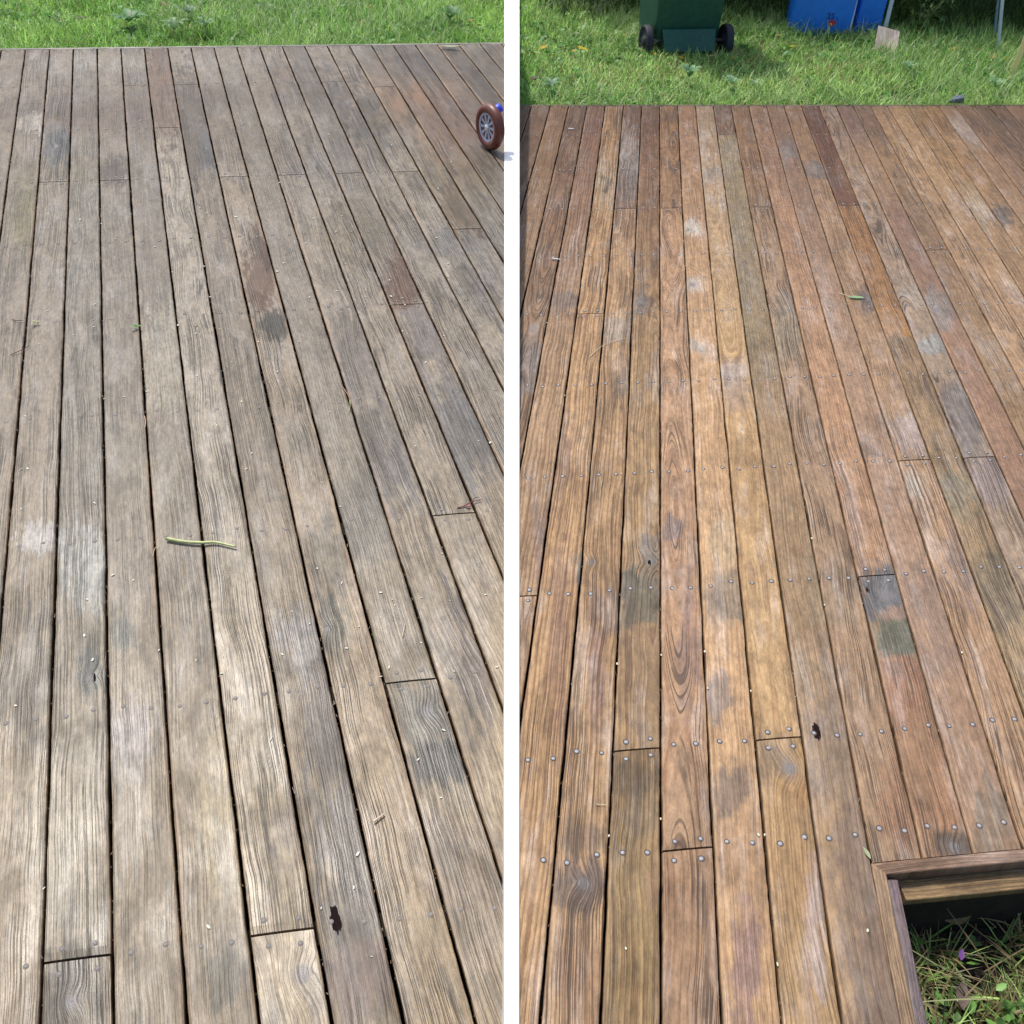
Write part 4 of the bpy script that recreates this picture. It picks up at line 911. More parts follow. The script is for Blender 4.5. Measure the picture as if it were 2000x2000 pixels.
# apron between the wheels
rbox("apron", (.315*k, .022), (.330*k, .022), .050, .165, M_BIN, bn, .006, 2, (-.003, -.095), (-.003, -.030))
V, F = tube([(-.25*k, 0, RW), (.25*k, 0, RW)], .009, 10); link("axle", mesh_pd("axle", V, F, True), [M_AXLE], bn)
for sx in (-1, 1):
    bm = bmesh.new(); N = 36; prof = [(.0, .022), (RW*.30, .022), (RW*.36, .010), (RW*.78, .010), (RW*.84, .020), (RW*.97, .022), (RW, .014), (RW, -.014), (RW*.97, -.022), (RW*.84, -.020), (RW*.78, -.010), (RW*.36, -.010), (RW*.30, -.022), (0, -.022)]
    rings = []
    for (r, x) in prof: rings.append([bm.verts.new((sx*.25*k+x, r*math.cos(2*math.pi*q/N), RW+r*math.sin(2*math.pi*q/N))) for q in range(N)] if r > 0 else [bm.verts.new((sx*.25*k+x, 0, RW))])
    for a, b in zip(rings, rings[1:]):
        for q in range(N):
            j = (q+1) % N
            if len(a) == 1: bm.faces.new((a[0], b[q], b[j]))
            elif len(b) == 1: bm.faces.new((a[q], b[0], a[j]))
            else: bm.faces.new((a[q], b[q], b[j], a[j]))
    bmesh.ops.recalc_face_normals(bm, faces=bm.faces[:]); link("wheel", bm_mesh("wheel", bm, True), [M_BLK], bn)
V, F = tube([(-.2*k, -.10, .93), (.2*k, -.10, .93)], .014, 10); link("handle", mesh_pd("handle", V, F, True), [M_BIN], bn)

# ------------------------------------------------------------------ blue containers
M_BLUE = simple("blue_plastic", (.008, .20, .80), .38, 0, .5, 25, .12, .0004)
M_BLUED = simple("blue_emboss", (.004, .035, .22), .5)
M_RED = simple("red_label", (.60, .02, .06), .5); M_CAP = simple("white_cap", (.8, .8, .78), .5)
def jerrican(px0, px1, pyb, rz, label, mark, dep=.24, hgt_=.42):
    a = lawn_at(px0, pyb, ZL+.02); b = lawn_at(px1, pyb, ZL+.02); w = (b-a).length; mid = (a+b)/2
    r = empty("blue_container", (mid.x, mid.y+dep/2, ZL+.008), (0, 0, rz)); tag(r, label, "container")
    bm = bmesh.new(); V = []
    for (dx, dy, z) in ((w*.96, dep*.96, 0), (w*1.0, dep, .035), (w*1.0, dep, hgt_*.88), (w*.80, dep*.8, hgt_)):
        V.append([bm.verts.new((sx*dx/2, sy*dy/2, z)) for sx, sy in ((-1, -1), (1, -1), (1, 1), (-1, 1))])
    for A_, B_ in zip(V, V[1:]):
        for q in range(4): j = (q+1) % 4; bm.faces.new((A_[q], A_[j], B_[j], B_[q]))
    bm.faces.new(V[0][::-1]); bm.faces.new(V[-1])
    bmesh.ops.bevel(bm, geom=[e for e in bm.edges], offset=.022, segments=4, profile=.5, affect='EDGES', clamp_overlap=True)
    link("body", bm_mesh("body", bm, True), [M_BLUE], r)
    # moulded band near the foot
    if not mark:
        pts = [(-w*.47, -dep/2-.001, .085), (0, -dep/2-.003, .070), (w*.47, -dep/2-.001, .10)]; V2, F2 = tube([Vector(p) for p in pts], .0035, 6); link("band", mesh_pd("band", V2, F2, True), [simple("pale_blue_band", (.08, .25, .75), .5)], r)
    V2, F2 = tube([(w*.22, 0, hgt_-.005), (w*.22, 0, hgt_+.03)], .028, 20); link("cap", mesh_pd("cap", V2, F2), [M_CAP], r)
    V2, F2 = tube([(-w*.25, 0, hgt_-.01), (-w*.22, 0, hgt_+.035), (w*.02, 0, hgt_+.035), (w*.05, 0, hgt_-.01)], .012, 10); link("handle", mesh_pd("handle", V2, F2, True), [M_BLUE], r)
    return r, w, dep, mid
r1, w1, d1, mid1 = jerrican(1546, 1656, 68, -.06, "large blue plastic container marked 25L with a red diamond label", True)
r2, w2, d2, mid2 = jerrican(1664, 1714, 66, .12, "smaller blue plastic container half hidden behind the thin metal pole", False, .20, .36)
def text_part(body, size, loc, parent, mat, ext=.002):
    cu = bpy.data.curves.new("lettering", 'FONT'); cu.body = body; cu.size = size; cu.extrude = ext; cu.align_x = 'CENTER'; cu.align_y = 'CENTER'
    t = bpy.data.objects.new("lettering_tmp", cu); COL.objects.link(t); dg = bpy.context.evaluated_depsgraph_get(); dg.update()
    me = bpy.data.meshes.new_from_object(t.evaluated_get(dg)); bpy.data.objects.remove(t)
    o = link("lettering", me, [mat], parent, loc); o.rotation_euler = (math.pi/2, 0, 0); return o
def face_z(px, py, Yf):
    p = ray_at_Y(px, py, Yf); return p
# height on the container's front face for given picture points
Yf = mid1.y
pt = face_z(1626, 32, Yf); pz = pt.z-(ZL+.008); pxx = pt.x-mid1.x
text_part("25", .052, (pxx-.004, -d1/2-.003, pz), r1, M_BLUED); text_part("L", .028, (pxx+.042, -d1/2-.003, pz-.010), r1, M_BLUED)
pt = face_z(1627, 44.5, Yf); pz = pt.z-(ZL+.008); pxx = pt.x-mid1.x
V = [(pxx-.030, -d1/2-.002, pz), (pxx-.004, -d1/2-.002, pz-.024), (pxx+.004, -d1/2-.002, pz-.024), (pxx+.030, -d1/2-.002, pz), (pxx+.012, -d1/2-.002, pz+.017), (pxx-.012, -d1/2-.002, pz+.017)]
V += [(x, y+.002, z) for x, y, z in V]
F = [(0, 1, 2, 3, 4, 5), (11, 10, 9, 8, 7, 6)]+[(i, (i+1) % 6, (i+1) % 6+6, i+6) for i in range(6)]
lb = link("label_patch", mesh_pd("label_patch", V, F), [M_RED], r1)
V = [(pxx-.016, -d1/2-.0035, pz-.003), (pxx-.002, -d1/2-.0035, pz-.016), (pxx+.001, -d1/2-.0035, pz-.006), (pxx-.008, -d1/2-.0035, pz+.003)]; V += [(x, y+.001, z) for x, y, z in V]
link("label_emblem", mesh_pd("label_emblem", V, [(0, 1, 2, 3), (7, 6, 5, 4)]+[(i, (i+1) % 4, (i+1) % 4+4, i+4) for i in range(4)]), [simple("cream_print", (.7, .5, .3), .6)], lb)

# ------------------------------------------------------------------ poles, plywood, stake
M_ALU = simple("pale_painted_steel", (.50, .58, .66), .42, .15, .5, 40, .12); M_ALUD = simple("blue_grey_steel", (.16, .24, .32), .5, .2)
def flatbar(P0, P1, w, t, mat, name, parent=None):
    P0, P1 = Vector(P0), Vector(P1); ax = (P1-P0).normalized(); s = ax.cross(Vector((0, 1, 0))).normalized()*w/2; q = s.cross(ax).normalized()*t/2
    bm = bmesh.new(); A_ = [bm.verts.new(P0+a*s+b*q-P0) for a, b in ((-1, -1), (1, -1), (1, 1), (-1, 1))]; B_ = [bm.verts.new(P1+a*s+b*q-P0) for a, b in ((-1, -1), (1, -1), (1, 1), (-1, 1))]
    for k_ in range(4): j = (k_+1) % 4; bm.faces.new((A_[k_], A_[j], B_[j], B_[k_]))
    bm.faces.new(A_[::-1]); bm.faces.new(B_); bmesh.ops.recalc_face_normals(bm, faces=bm.faces[:])
    bmesh.ops.bevel(bm, geom=bm.edges[:], offset=min(w, t)*.2, segments=2, affect='EDGES')
    return link(name, bm_mesh(name, bm), [mat], parent, P0)
def extend(p, q, L): return p+(q-p).normalized()*L
a = lawn_at(1655, 78); b = ray_at_Y(1668, 22, a.y+.02); o = flatbar(a, extend(a, b, 1.1), .016, .012, M_ALU, "metal_pole"); tag(o, "thin pale metal pole standing between the two blue containers", "pole")
a = lawn_at(1722, 84); b = ray_at_Y(1737, 22, a.y+.02); o = flatbar(a, extend(a, b, 1.1), .025, .014, M_ALU, "metal_pole"); tag(o, "pale metal pole rising behind the plywood offcut", "pole")
POLEB = a
a = lawn_at(1948, 108); b = ray_at_Y(1956, 22, a.y+.02); fr = empty("folding_frame", a); tag(fr, "pale blue metal frame with two legs standing in the grass at the far right", "frame")
l1 = flatbar(a, extend(a, b, 1.1), .020, .014, M_ALU, "leg", fr); l1.location = (0, 0, 0)
a2 = lawn_at(1941, 80); b2 = ray_at_Y(1947, 22, a2.y+.02); l2 = flatbar(a2, extend(a2, b2, 1.1), .017, .012, M_ALUD, "leg", fr); l2.location = a2-a; l2["label"] = "darker blue-grey rear leg"
tp = extend(a, b, 1.1)-a; tp2 = extend(a2, b2, 1.1)-a
V, F = tube([tp+Vector((0, 0, .01)), tp2+Vector((0, 0, .01))], .012, 8); link("crossbar", mesh_pd("crossbar", V, F), [M_ALU], fr)
# plywood offcut leaning on the pole
bl = lawn_at(1707, 112); br = lawn_at(1750, 113.5); Yb = (bl.y+br.y)/2
def at_pl(px, py, dy): return ray_at_Y(px, py, Yb+dy)
q = [at_pl(1706, 108, 0), at_pl(1751, 112, 0), at_pl(1757, 61, .10), at_pl(1717, 50, .10)]
m_ply, n, p = newmat("bare_plywood"); tc = n.new("ShaderNodeTexCoord"); sp_ = n.new("ShaderNodeSeparateXYZ"); n.l.new(tc.outputs['Object'], sp_.inputs[0])
gr = n.noise(n.vec(n.m('MULTIPLY', sp_.outputs[0], 120), n.m('MULTIPLY', sp_.outputs[2], 14), 0), 1, 4); wet = n.noise(tc.outputs['Object'], 16, 3)
cc = n.mix(n.sm(gr, .35, .65), (.86, .68, .56, 1), (.62, .43, .33, 1)); cc = n.mix(n.m('MULTIPLY', n.sm(n.m('ADD', sp_.outputs[2], n.m('MULTIPLY', wet, .08)), .055, .09, 1, 0), .75), cc, (.22, .11, .05, 1))
n.plug(p.inputs['Base Color'], cc); p.inputs['Roughness'].default_value = .75
o0 = q[0]; nn = (q[1]-q[0]).cross(q[3]-q[0]).normalized()*.012
V = [v-o0 for v in q]+[v-o0-nn for v in q]; F = [(0, 1, 2, 3), (7, 6, 5, 4), (0, 4, 5, 1), (1, 5, 6, 2), (2, 6, 7, 3), (3, 7, 4, 0)]
o = link("plywood_offcut", mesh_pd("plywood_offcut", V, F), [m_ply], None, o0); tag(o, "small pale plywood offcut with a wet brown foot leaning on a pole", "board")
# yellow plastic stake at the far right
a = lawn_at(1971, 162); b = ray_at_Y(1990, 112, a.y); o = flatbar(a, extend(a, b, .5), .035, .006, simple("yellow_plastic", (.90, .70, .30), .5), "plastic_stake"); tag(o, "pale yellow plastic stake leaning out of the frame at the far right of the lawn", "stake")
# dark offcut beside the deck edge
a = DR.world(1870, 200, .0); bm = bmesh.new(); vv = [bm.verts.new(v) for v in ((-.05, -.03, 0), (.045, -.02, 0), (.05, .03, 0), (.0, .03, 0), (-.04, -.03, .012), (.04, -.02, .03), (.05, .03, .03), (.005, .03, .025))]
for f in ((3, 2, 1, 0), (4, 5, 6, 7), (0, 1, 5, 4), (1, 2, 6, 5), (2, 3, 7, 6), (3, 0, 4, 7)): bm.faces.new([vv[k] for k in f])
bmesh.ops.bevel(bm, geom=bm.edges[:], offset=.003, segments=2, affect='EDGES')
o = link("plastic_wedge", bm_mesh("plastic_wedge", bm), [simple("slate_plastic", (.09, .11, .15), .5)], None, a+Vector((0, .045, -.01))); tag(o, "dark slate grey wedge lying against the brown deck's far edge", "wedge")

# ------------------------------------------------------------------ toy wheel on the grey deck
M_TYRE, n, p = newmat("red_brown_tyre"); tc = n.new("ShaderNodeTexCoord"); f = n.noise(tc.outputs['Object'], 30, 4)
n.plug(p.inputs['Base Color'], n.mix(n.sm(f, .35, .7), (.13, .024, .016, 1), (.13, .05, .028, 1))); p.inputs['Roughness'].default_value = .42
M_SILV = simple("silver_plastic", (.42, .45, .54), .45, .2); M_NAVY = simple("dark_recess", (.012, .018, .045), .6); M_TOYB = simple("toy_blue", (.05, .09, .75), .4)
foot = DL.world(955, 291, 0); 
Cw = None
# radius from picture: about 38 px tall half-height
dist = (foot-Vector(CAMP)).length; RWT = 39/FPX*dist*1.02
axis_dir = Vector((-.80, -.58, .03)).normalized()           # hub faces this way
upv = Vector((0, 0, 1)); vert = (upv-axis_dir*upv.dot(axis_dir)).normalized(); hor = vert.cross(axis_dir)
tw = empty("toy_wheel", foot); tag(tw, "small toy wheel with red-brown tyre, silver spokes and blue axle arm on the grey deck", "toy wheel")
cen = vert*RWT
def wp(r, q, x): return cen+(hor*math.cos(q)+vert*math.sin(q))*r+axis_dir*x
def lathe(prof, mat, name, parent, N=48, loc=(0, 0, 0)):
    bm = bmesh.new(); rings = [[bm.verts.new(wp(r, 2*math.pi*k/N, x)) for k in range(N)] for r, x in prof]
    for a_, b_ in zip(rings, rings[1:]):
        for k in range(N): j = (k+1) % N; bm.faces.new((a_[k], a_[j], b_[j], b_[k]))
    bm.faces.new(rings[0]); bm.faces.new(rings[-1]); bmesh.ops.recalc_face_normals(bm, faces=bm.faces[:])
    return link(name, bm_mesh(name, bm, True), [mat], parent)
HW = RWT*.24
lathe([(RWT*.60, HW*.55), (RWT*.64, HW*.85), (RWT*.80, HW*1.0), (RWT*.93, HW*.75), (RWT, HW*.25), (RWT, -HW*.25), (RWT*.93, -HW*.75), (RWT*.80, -HW), (RWT*.60, -HW*.8)], M_TYRE, "tyre", tw)
hb = lathe([(RWT*.63, HW*.30), (RWT*.63, -HW*.6)], M_NAVY, "hub", tw)
# silver rim ring + spokes + centre
bm = bmesh.new(); N = 48
ro = [[bm.verts.new(wp(r, 2*math.pi*k/N, x)) for k in range(N)] for r, x in ((RWT*.63, HW*.35), (RWT*.625, HW*.80), (RWT*.54, HW*.72), (RWT*.53, HW*.32))]
for a_, b_ in zip(ro, ro[1:]):
    for k in range(N): j = (k+1) % N; bm.faces.new((a_[k], a_[j], b_[j], b_[k]))
for s in range(10):
    q0 = 2*math.pi*s/10+.1
    P8 = []
    for x in (HW*.32, HW*.66):
        for (r, da) in ((RWT*.08, -.5), (RWT*.56, -.13), (RWT*.56, .13), (RWT*.08, .5)): P8.append(bm.verts.new(wp(r, q0+da, x)))
    for f in ((0, 1, 2, 3), (7, 6, 5, 4), (0, 4, 5, 1), (1, 5, 6, 2), (2, 6, 7, 3), (3, 7, 4, 0)): bm.faces.new([P8[k] for k in f])
bmesh.ops.recalc_face_normals(bm, faces=bm.faces[:]); link("spokes", bm_mesh("spokes", bm), [M_SILV], hb)
bm = bmesh.new(); pr = [[bm.verts.new(wp(r, 2*math.pi*k/16, x)) for k in range(16)] for r, x in ((RWT*.15, HW*.5), (RWT*.14, HW*.85), (RWT*.07, HW*1.0))]
for a_, b_ in zip(pr, pr[1:]):
    for k in range(16): j = (k+1) % 16; bm.faces.new((a_[k], a_[j], b_[j], b_[k]))
bm.faces.new(pr[-1]); bmesh.ops.recalc_face_normals(bm, faces=bm.faces[:]); link("hub_cap", bm_mesh("hub_cap", bm), [simple("bright_metal", (.8, .82, .85), .25, .6)], hb)
c1 = cen-axis_dir*HW*.9+vert*RWT*.62; e1 = cen-axis_dir*(HW*.9+.012)+vert*RWT*.80+Vector((.016, .004, .004))
V, F = tube([c1-axis_dir*-.004, c1+(e1-c1)*.5, e1], RWT*.20, 12); link("axle_arm", mesh_pd("axle_arm", V, F, True), [M_TOYB], tw)

# ------------------------------------------------------------------ litter on the decks
M_PETAL = simple("cream_petal", (.58, .57, .45), .6); M_STRAW = simple("green_straw", (.52, .56, .24), .55, 0, .4, 60, .2); M_DRY = simple("dry_straw", (.55, .46, .30), .7)
M_TWIG = simple("red_brown_twig", (.16, .05, .045), .7, 0, .3, 200, .3)
M_GLEAF = leafmat("green_leaf", False, tuple(lin((150, 196, 140))*.75), .2)
def petal_mesh(w, l):
    V = []; F = []; N = 8
    for k in range(N): q = 2*math.pi*k/N; V.append((w*math.cos(q), l*math.sin(q), .0012+.0008*math.cos(2*q)))
    V += [(x, y, 0) for x, y, z in V]; F = [tuple(range(N)), tuple(range(2*N-1, N-1, -1))]+[(i, i+N, (i+1) % N+N, (i+1) % N) for i in range(N)]
    me = mesh_pd("fallen_petal", V, F); me.materials.append(M_PETAL); return me
PM = [petal_mesh(.0019, .0036), petal_mesh(.0024, .0046), petal_mesh(.0016, .0048)]
pet = [(651, 62), (770, 40), (848, 52), (1072, 28), (1047, 60), (655+390, 58), (790, 155), (1168, 157), (1288, 211), (1470, 92), (1475, 153), (1518, 160), (1528, 185), (1610, 172), (1690, 78), (410, 237), (355, 268), (147, 333), (180, 208), (740, 293), (830, 276), (863, 276), (975, 325), (1130, 324), (1218, 320), (1545, 254), (1520, 284), (1675, 302), (1606, 402), (875, 402), (1048, 437), (743, 452), (556, 512), (912, 550), (950, 745), (818, 640), (1160, 643), (1243, 590), (1425, 315), (1805, 698), (1850, 705), (357, 933), (930, 805), (1215, 855), (1568, 718), (393, 540), (97, 605), (80, 955)]
PP = [(x/1.932, 500+y/1.932) for x, y in pet]
pet = [(1437, 305), (1480, 330), (1490, 352), (1590, 325), (1698, 335), (1832, 313), (1668, 157), (1102, 376), (1290, 268), (1168, 423), (1355, 433), (842, 545), (836, 610), (1468, 587), (1437, 622), (1713, 602), (134, 127), (1578, 935), (503, 258), (600, 522), (740, 560), (1308, 515)]
PP += [(x/1.932, 1000+y/1.932) for x, y in pet]
pet = [(1350, 325), (1335, 452), (1402, 712), (787, 600), (166, 455), (1212, 530)]
PP += [(x/1.932, 1500+y/1.932) for x, y in pet]
pet = [(780, 560), (762, 718), (755, 785), (890, 820), (796, 884), (1150, 703), (1185, 825), (1238, 508), (1505, 730+5), (1558, 832), (1527, 846), (1632, 780), (1653, 712), (1738, 716), (1703, 560), (1702, 612), (1436, 806), (1290, 816), (1268, 874), (1518, 285), (1496, 330), (1567, 228), (1055, 690), (398, 488), (382, 845), (530, 455), (1236, 628), (1478, 548), (1890, 780), (1800, 240)]
PP += [(x/1.932, y/1.932) for x, y in pet]
for k in range(34):
    PP.append((rng.uniform(30, 975), 330+rng.random()**1.3*1300))
for k, (px, py) in enumerate(PP):
    if px > 978: continue
    o = bpy.data.objects.new("fallen_petal", PM[k % 3]); COL.objects.link(o); o.matrix_world = Matrix.Translation(DL.world(px, py, .0012)) @ DL.m.to_3x3().to_4x4() @ Matrix.Rotation(rng.uniform(0, 3.1), 4, 'Z')
    s = rng.uniform(.5, 1.15)*(1.2 if py < 600 else 1); o.scale = (s*rng.uniform(.6, 1.2), s, s*.6); tag(o, "tiny cream petal lying on the grey deck", "petal", "petals scattered over the grey deck")
pr = [(1114, 253, 3), (1047, 333, 1), (1565, 335, 3), (1339, 520, 1), (1068, 631, 1), (1103, 773, 1), (1585, 1052, 2), (1878, 1275, 2), (1205, 1297, 2), (1291, 1280, 1), (1376, 1273, 2), (1518, 1884, 3), (1222, 1853, 1), (1694, 1818, 2), (1481, 1631, 2), (1493, 1631, 1), (1610, 1182, 1), (1290, 1600, 1), (1189, 1633, 1), (1382, 1345, 1), (1466, 1350, 1), (1330, 372, 1), (1213, 925, 1), (1034, 352, 1)]
for px, py, s in pr:
    o = bpy.data.objects.new("seed_fleck", PM[s-1]); COL.objects.link(o); o.matrix_world = Matrix.Translation(DR.world(px, py, .001)) @ DR.m.to_3x3().to_4x4() @ Matrix.Rotation(rng.uniform(-.4, .4), 4, 'Z')
    o.scale = (.8, .8, .8); tag(o, "tiny pale seed fleck lying on the brown deck", "seed", "seed flecks on the brown deck")
def strand(d, pix, r, mat, name, label, cat, hs=None, n=5, group=None):
    pts = [d.world(x, y, (hs[i] if hs else .003)+r) for i, (x, y) in enumerate(pix)]
    # smooth
    out = []
    for i in range(len(pts)-1):
        p0, p1, p2, p3 = pts[max(i-1, 0)], pts[i], pts[i+1], pts[min(i+2, len(pts)-1)]
        for t in np.linspace(0, 1, 5)[:-1]:
            out.append(.5*((2*p1)+(p2-p0)*t+(2*p0-5*p1+4*p2-p3)*t*t+(3*p1-p0-3*p2+p3)*t**3))
    out.append(pts[-1]); o0 = out[0]; rr = [r*(1-.45*i/len(out)) for i in range(len(out))]
    V, F = tube([p-o0 for p in out], rr, 7); o = link(name, mesh_pd(name, V, F, True), [mat], None, o0); tag(o, label, cat, group); return o
strand(DL, [(326, 1056), (360, 1062), (395, 1064), (420, 1063), (440, 1067), (461, 1072)], .0046, M_STRAW, "grass_stem", "thick pale yellow-green grass stem lying across the grey deck", "stem")
strand(DL, [(299, 1087), (303, 1076), (310, 1068)], .0009, M_DRY, "dry_grass", "short dry grass wisp left of the thick yellow-green stem", "dry grass", [.001, .006, .004])
strand(DL, [(893, 993), (905, 991), (914, 987), (930, 981), (941, 978)], .0016, M_TWIG, "twig", "dark red-brown twig lying by the butt joint near the grey deck's right side", "twig", [0, .002, .004, .005, .003])
strand(DL, [(921, 985), (928, 978), (936, 975)], .0013, M_TWIG, "twig", "short red twig stub crossing the longer twig on the grey deck", "twig", [.006, .009, .006])
fallen_leaf(DL.world(914, 991, .006), .014, .1, (196, 110, 116), "small pink bud scale on the dark twig on the grey deck")
strand(DL, [(668, 756), (676, 768), (682, 778), (683, 790)], .0013, simple("reddish_stalk", (.4, .2, .13), .7), "twig", "thin reddish twig lying over a board gap in the middle of the grey deck", "twig", [.001, .004, .003, .002])
strand(DL, [(684, 782), (684, 795), (680, 810)], .0009, M_STRAW, "dry_grass", "thin green grass wisp hanging below the reddish twig in mid deck", "dry grass", [.002, .003, .001])
strand(DL, [(283, 815), (285, 826), (284, 838)], .0015, simple("tan_sliver", (.5, .3, .2), .7), "wood_sliver", "thin tan wood sliver at a board gap of the grey deck, left of centre", "sliver")
strand(DL, [(22, 695), (35, 690), (46, 686), (58, 678)], .0014, M_TWIG, "twig", "red-brown curved twig at the grey deck's left edge, lower of the two", "twig", [.002, .004, .005, .003])
strand(DL, [(24, 626), (36, 629), (47, 627)], .0014, M_TWIG, "twig", "red-brown twig at the grey deck's left edge, upper of the two", "twig", [.002, .004, .002])
strand(DL, [(786, 1246), (789, 1232), (791, 1220)], .0010, M_DRY, "dry_grass", "straight pale dry straw above a butt joint on the grey deck", "dry grass")
strand(DL, [(730, 1608), (740, 1600), (751, 1592)], .0024, simple("tan_chip", (.55, .43, .33), .7), "wood_sliver", "broad tan bark chip on the lower right of the grey deck", "sliver")
def sprig(P, n_, L, col, label, seed):
    rn = random.Random(seed); parts = []
    for k in range(n_):
        az = 2*math.pi*k/n_+rn.uniform(-.4, .4); l = L*rn.uniform(.6, 1.1)
        pts = [Vector((math.cos(az)*l*u, math.sin(az)*l*u, .003+l*.5*math.sin(u*2.2))) for u in np.linspace(0, 1, 5)]
        parts.append(leaf_strip(pts, [max(.0004, l*.20*math.sin(u*3.0+.1)) for u in np.linspace(0, 1, 5)], col))
    V, F = join(parts); me = mesh_pd("leaf_sprig", V, F, True); c = lin(col)*.7; set_gcol(me, lambda i: c)
    tag(link("leaf_sprig", me, [M_LEAF], None, P), label, "sprig")
sprig(DL.world(267, 642, .001), 5, .020, (140, 184, 110), "tiny bright green sprig sprouting from a gap in the grey deck", 1)
sprig(DL.world(69, 635, .001), 6, .016, (196, 200, 150), "tiny pale dried sprig near the grey deck's left edge", 2)
sprig(DL.world(383, 636, .001), 4, .010, (176, 176, 110), "tiny yellowish sprig right of the bright green one", 3)
# right deck litter
strand(DR, [(1151, 699), (1165, 686), (1190, 671), (1228, 661)], .0010, M_DRY, "dry_grass", "long curved dry grass stalk on the left of the brown deck", "dry grass", [.002, .004, .003, .001])
strand(DR, [(1077, 507.5), (1085, 508.5), (1094, 509.5)], .0030, simple("white_stick", (.75, .75, .72), .6), "wood_sliver", "short white sliver at the left of the brown deck, two thirds up", "sliver")
strand(DR, [(1109, 253.5), (1121, 254)], .0030, M_CAP, "wood_sliver", "tiny white sliver near the brown deck's far left corner", "sliver")
strand(DR, [(1163, 1573), (1175, 1574), (1185, 1574)], .0009, M_DRY, "dry_grass", "tiny dry straw on the lower left of the brown deck", "dry grass")
strand(DR, [(1345, 520), (1362, 530), (1376, 543)], .0007, M_DRY, "dry_grass", "hair-thin dry stalk in the upper middle of the brown deck", "dry grass", [.001, .003, .001])
lf = fallen_leaf(DR.world(1671, 583, .004), .062, .02, (168, 208, 156), "pale green oval leaf with a stalk lying on the brown deck", tilt=0, curlz=.1, ratio=.15)
P1 = DR.world(1660, 580, .004); st = tube([DR.world(x, y, .004)-lf.location for x, y in ((1660, 581), (1650, 578), (1638, 574.5))], .0011, 6)
link("stalk", mesh_pd("stalk", st[0], st[1], True), [M_DRY], lf)
fallen_leaf(DR.world(1692.5, 1668, .003), .024, -1.25, (196, 206, 160), "small narrow pale leaf beside the corner of the cut-out", tilt=0, curlz=.1, ratio=.17)

# crumbs of leaf and grit caught in the gaps
def gap_litter(d, trange, s0, s1, n_, seed, label):
    rn = random.Random(seed); bm = bmesh.new(); mats = [simple("leaf_crumb", (.20, .12, .06), .8), simple("grit_crumb", (.34, .29, .22), .8), simple("moss_crumb", (.07, .10, .03), .9)]
    nn_ = d.clip[0][1]-d.clip[0][0]; nv = np.array([nn_[1], -nn_[0]]); nv /= np.linalg.norm(nv)
    if nv @ d.clip[1] < 0: nv = -nv
    for _ in range(n_):
        t = rn.choice(trange); a = s0+(s1-s0)*rn.random()
        if d is DR and t > 4 and a > NOTCH_S-.1: continue
        x, y = d.loc(a, t); x += rn.uniform(-.0022, .0022)
        if (np.array([x, y])-d.clip[0][0]) @ nv < .01: continue
        l = rn.uniform(.002, .009)*(1+(rn.random() < .1)*1.5); w = rn.uniform(.001, .0022); z = rn.uniform(-.012, -.0005); q = rn.gauss(0, .35)+math.pi/2; til = rn.uniform(-.5, .5)
        cx, sx = math.cos(q), math.sin(q); P = []
        for (u, v) in ((-1, -.4), (0, -1), (1, -.2), (.7, .8), (-.6, .9)): P.append(bm.verts.new((x+cx*u*l/2-sx*v*w/2, y+sx*u*l/2+cx*v*w/2, z+til*u*l/2)))
        T = bm.verts.new((x, y, z+w*.8)); mi = rn.choice((0, 0, 1, 1, 2))
        for k_ in range(5): f = bm.faces.new((P[k_], P[(k_+1) % 5], T)); f.material_index = mi
    me = bm_mesh("gap_litter", bm); o = link("gap_litter", me, [], None); o.matrix_world = d.m
    for m_ in mats: me.materials.append(m_)
    tag(o, label, "litter", kind="stuff")
gap_litter(DL, range(-4, 22), 0.1, 10.5, 1500, 3, "crumbs of leaf and grit caught in the gaps of the grey deck")
gap_litter(DR, range(-8, 22), -.9, 10.5, 900, 4, "crumbs of leaf and grit caught in the gaps of the brown deck")

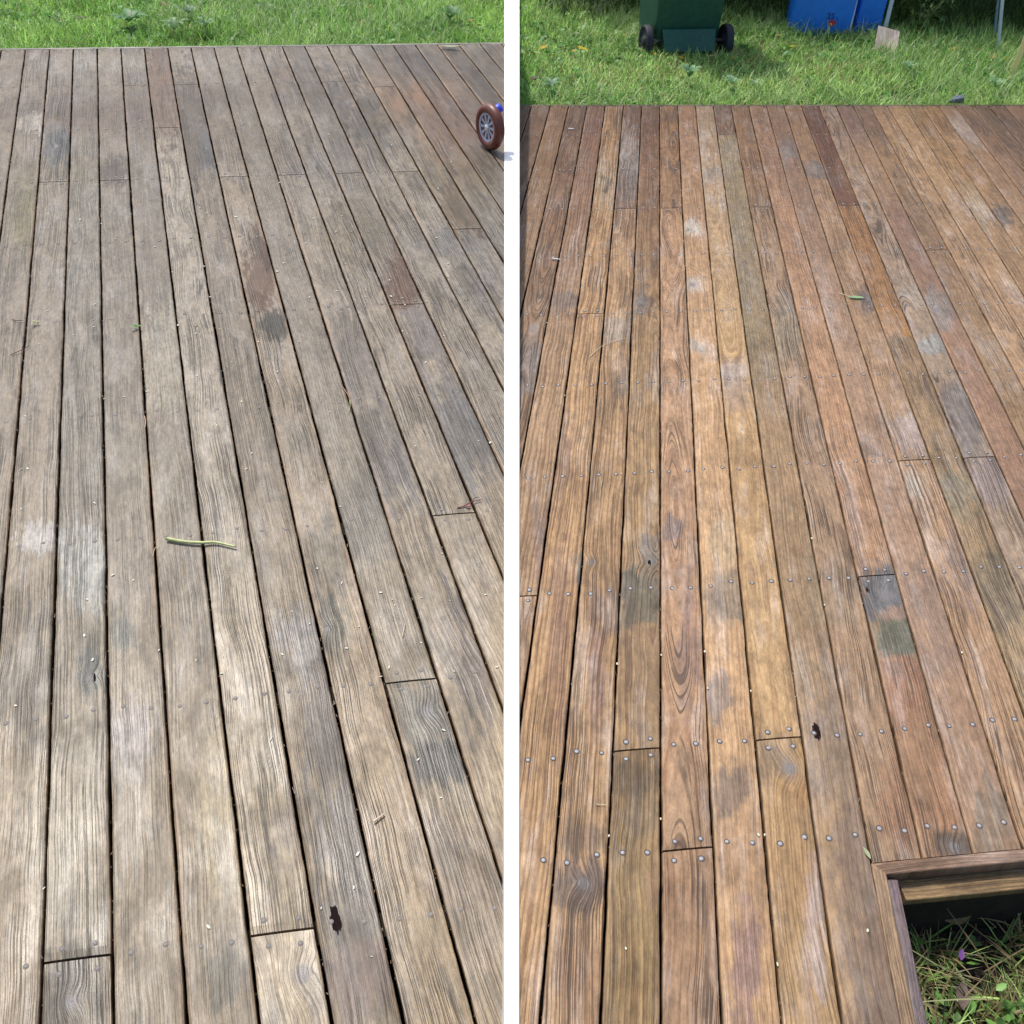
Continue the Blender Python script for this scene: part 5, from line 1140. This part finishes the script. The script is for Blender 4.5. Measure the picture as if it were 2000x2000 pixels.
# ------------------------------------------------------------------ weeds inside the cut-out
ip = [DR.m @ Vector((*(c0+u1*a_+u2*b_), 0)) for a_, b_ in ((0, 0), (1, 0), (0, 1), (1, 1))]
def cut_pts(n_, amin=.06, amax=.9, bmin=.05, bmax=1.0):
    a_ = rng.uniform(amin, amax, n_); b_ = rng.uniform(bmin, bmax, n_); o0, ea, eb = ip[0], ip[1]-ip[0], ip[2]-ip[0]
    P = np.array([o0+ea*x+eb*y for x, y in zip(a_, b_)]); return P, a_, b_
P, a_, b_ = cut_pts(16000, .055, .56, .06, .95); k = (rng.random(len(P)) < np.clip((b_-.02)*3.8, .03, 1)) & (fbm(a_*9, b_*9, 8) > .36); P = P[k]; P[:, 2] = GZ; n_ = len(P)
cols = (lin((120, 166, 76))*(1-rng.random((n_, 1)))+lin((190, 210, 130))*rng.random((n_, 1)))*(.4+.7*rng.random((n_, 1)))*1.0; dd_ = rng.random(n_) < .42; cols[dd_] = lin((176, 158, 116))*(.4+.6*rng.random((dd_.sum(), 1)))
pt_ = [blades(P, rng.uniform(.04, .14, n_), rng.uniform(.0018, .005, n_), np.abs(rng.normal(.8, .4, n_)), rng.uniform(0, 6.28, n_), rng.uniform(.2, 1.6, n_), cols, 4)]
P, a_, b_ = cut_pts(70, .08, .5, .06, .8); P[:, 2] = GZ+.02; n_ = len(P)
pt_.append(blades(P, rng.uniform(.16, .34, n_), rng.uniform(.0018, .0032, n_), rng.uniform(1.0, 1.4, n_), rng.uniform(0, 6.28, n_), rng.uniform(-.7, 1.1, n_), np.where(rng.random((n_, 1)) < .5, lin((206, 206, 150)), lin((150, 128, 90)))*.75, 5))
P, a_, b_ = cut_pts(8000, .055, .56, .08, .95); k = (rng.random(len(P)) < np.clip((b_-.15)*2.2, .02, 1)) & (fbm(a_*7+4, b_*7, 18) > .42); P = P[k]; n_ = len(P); P[:, 2] = GZ+rng.uniform(.01, .07, n_)
pt_.append(leaf_cloud(P, rng.uniform(.010, .036, n_), .5, (lin((120, 164, 84))*(.5+1.1*rng.random((n_, 1))))*.85, 1.8))
P, a_, b_ = cut_pts(3500, .05, .56, .0, .95); P[:, 2] = GZ+rng.uniform(0, .02, len(P))
pt_.append(leaf_cloud(P, rng.uniform(.004, .014, len(P)), .4, lin((70, 56, 44))*(.3+1.0*rng.random((len(P), 1))), 1.5))
g = grass_object("weeds", pt_, M_GRASS); tag(g, "tangled green weeds and straw on dark soil inside the cut-out corner", "weeds", kind="stuff")
fallen_leaf(lawn_at(1870, 1795, GZ+.05), .05, .2, (170, 150, 110), "dry tan leaf among the weeds in the cut-out")
fallen_leaf(lawn_at(1878, 1865, GZ+.05), .022, 1.2, (140, 90, 170), "small purple petal among the weeds in the cut-out", name="fallen_petal", cat="petal")
fallen_leaf(lawn_at(1880, 1945, GZ+.05), .05, 1.3, (130, 110, 100), "curled brown dead leaf low in the cut-out weeds")
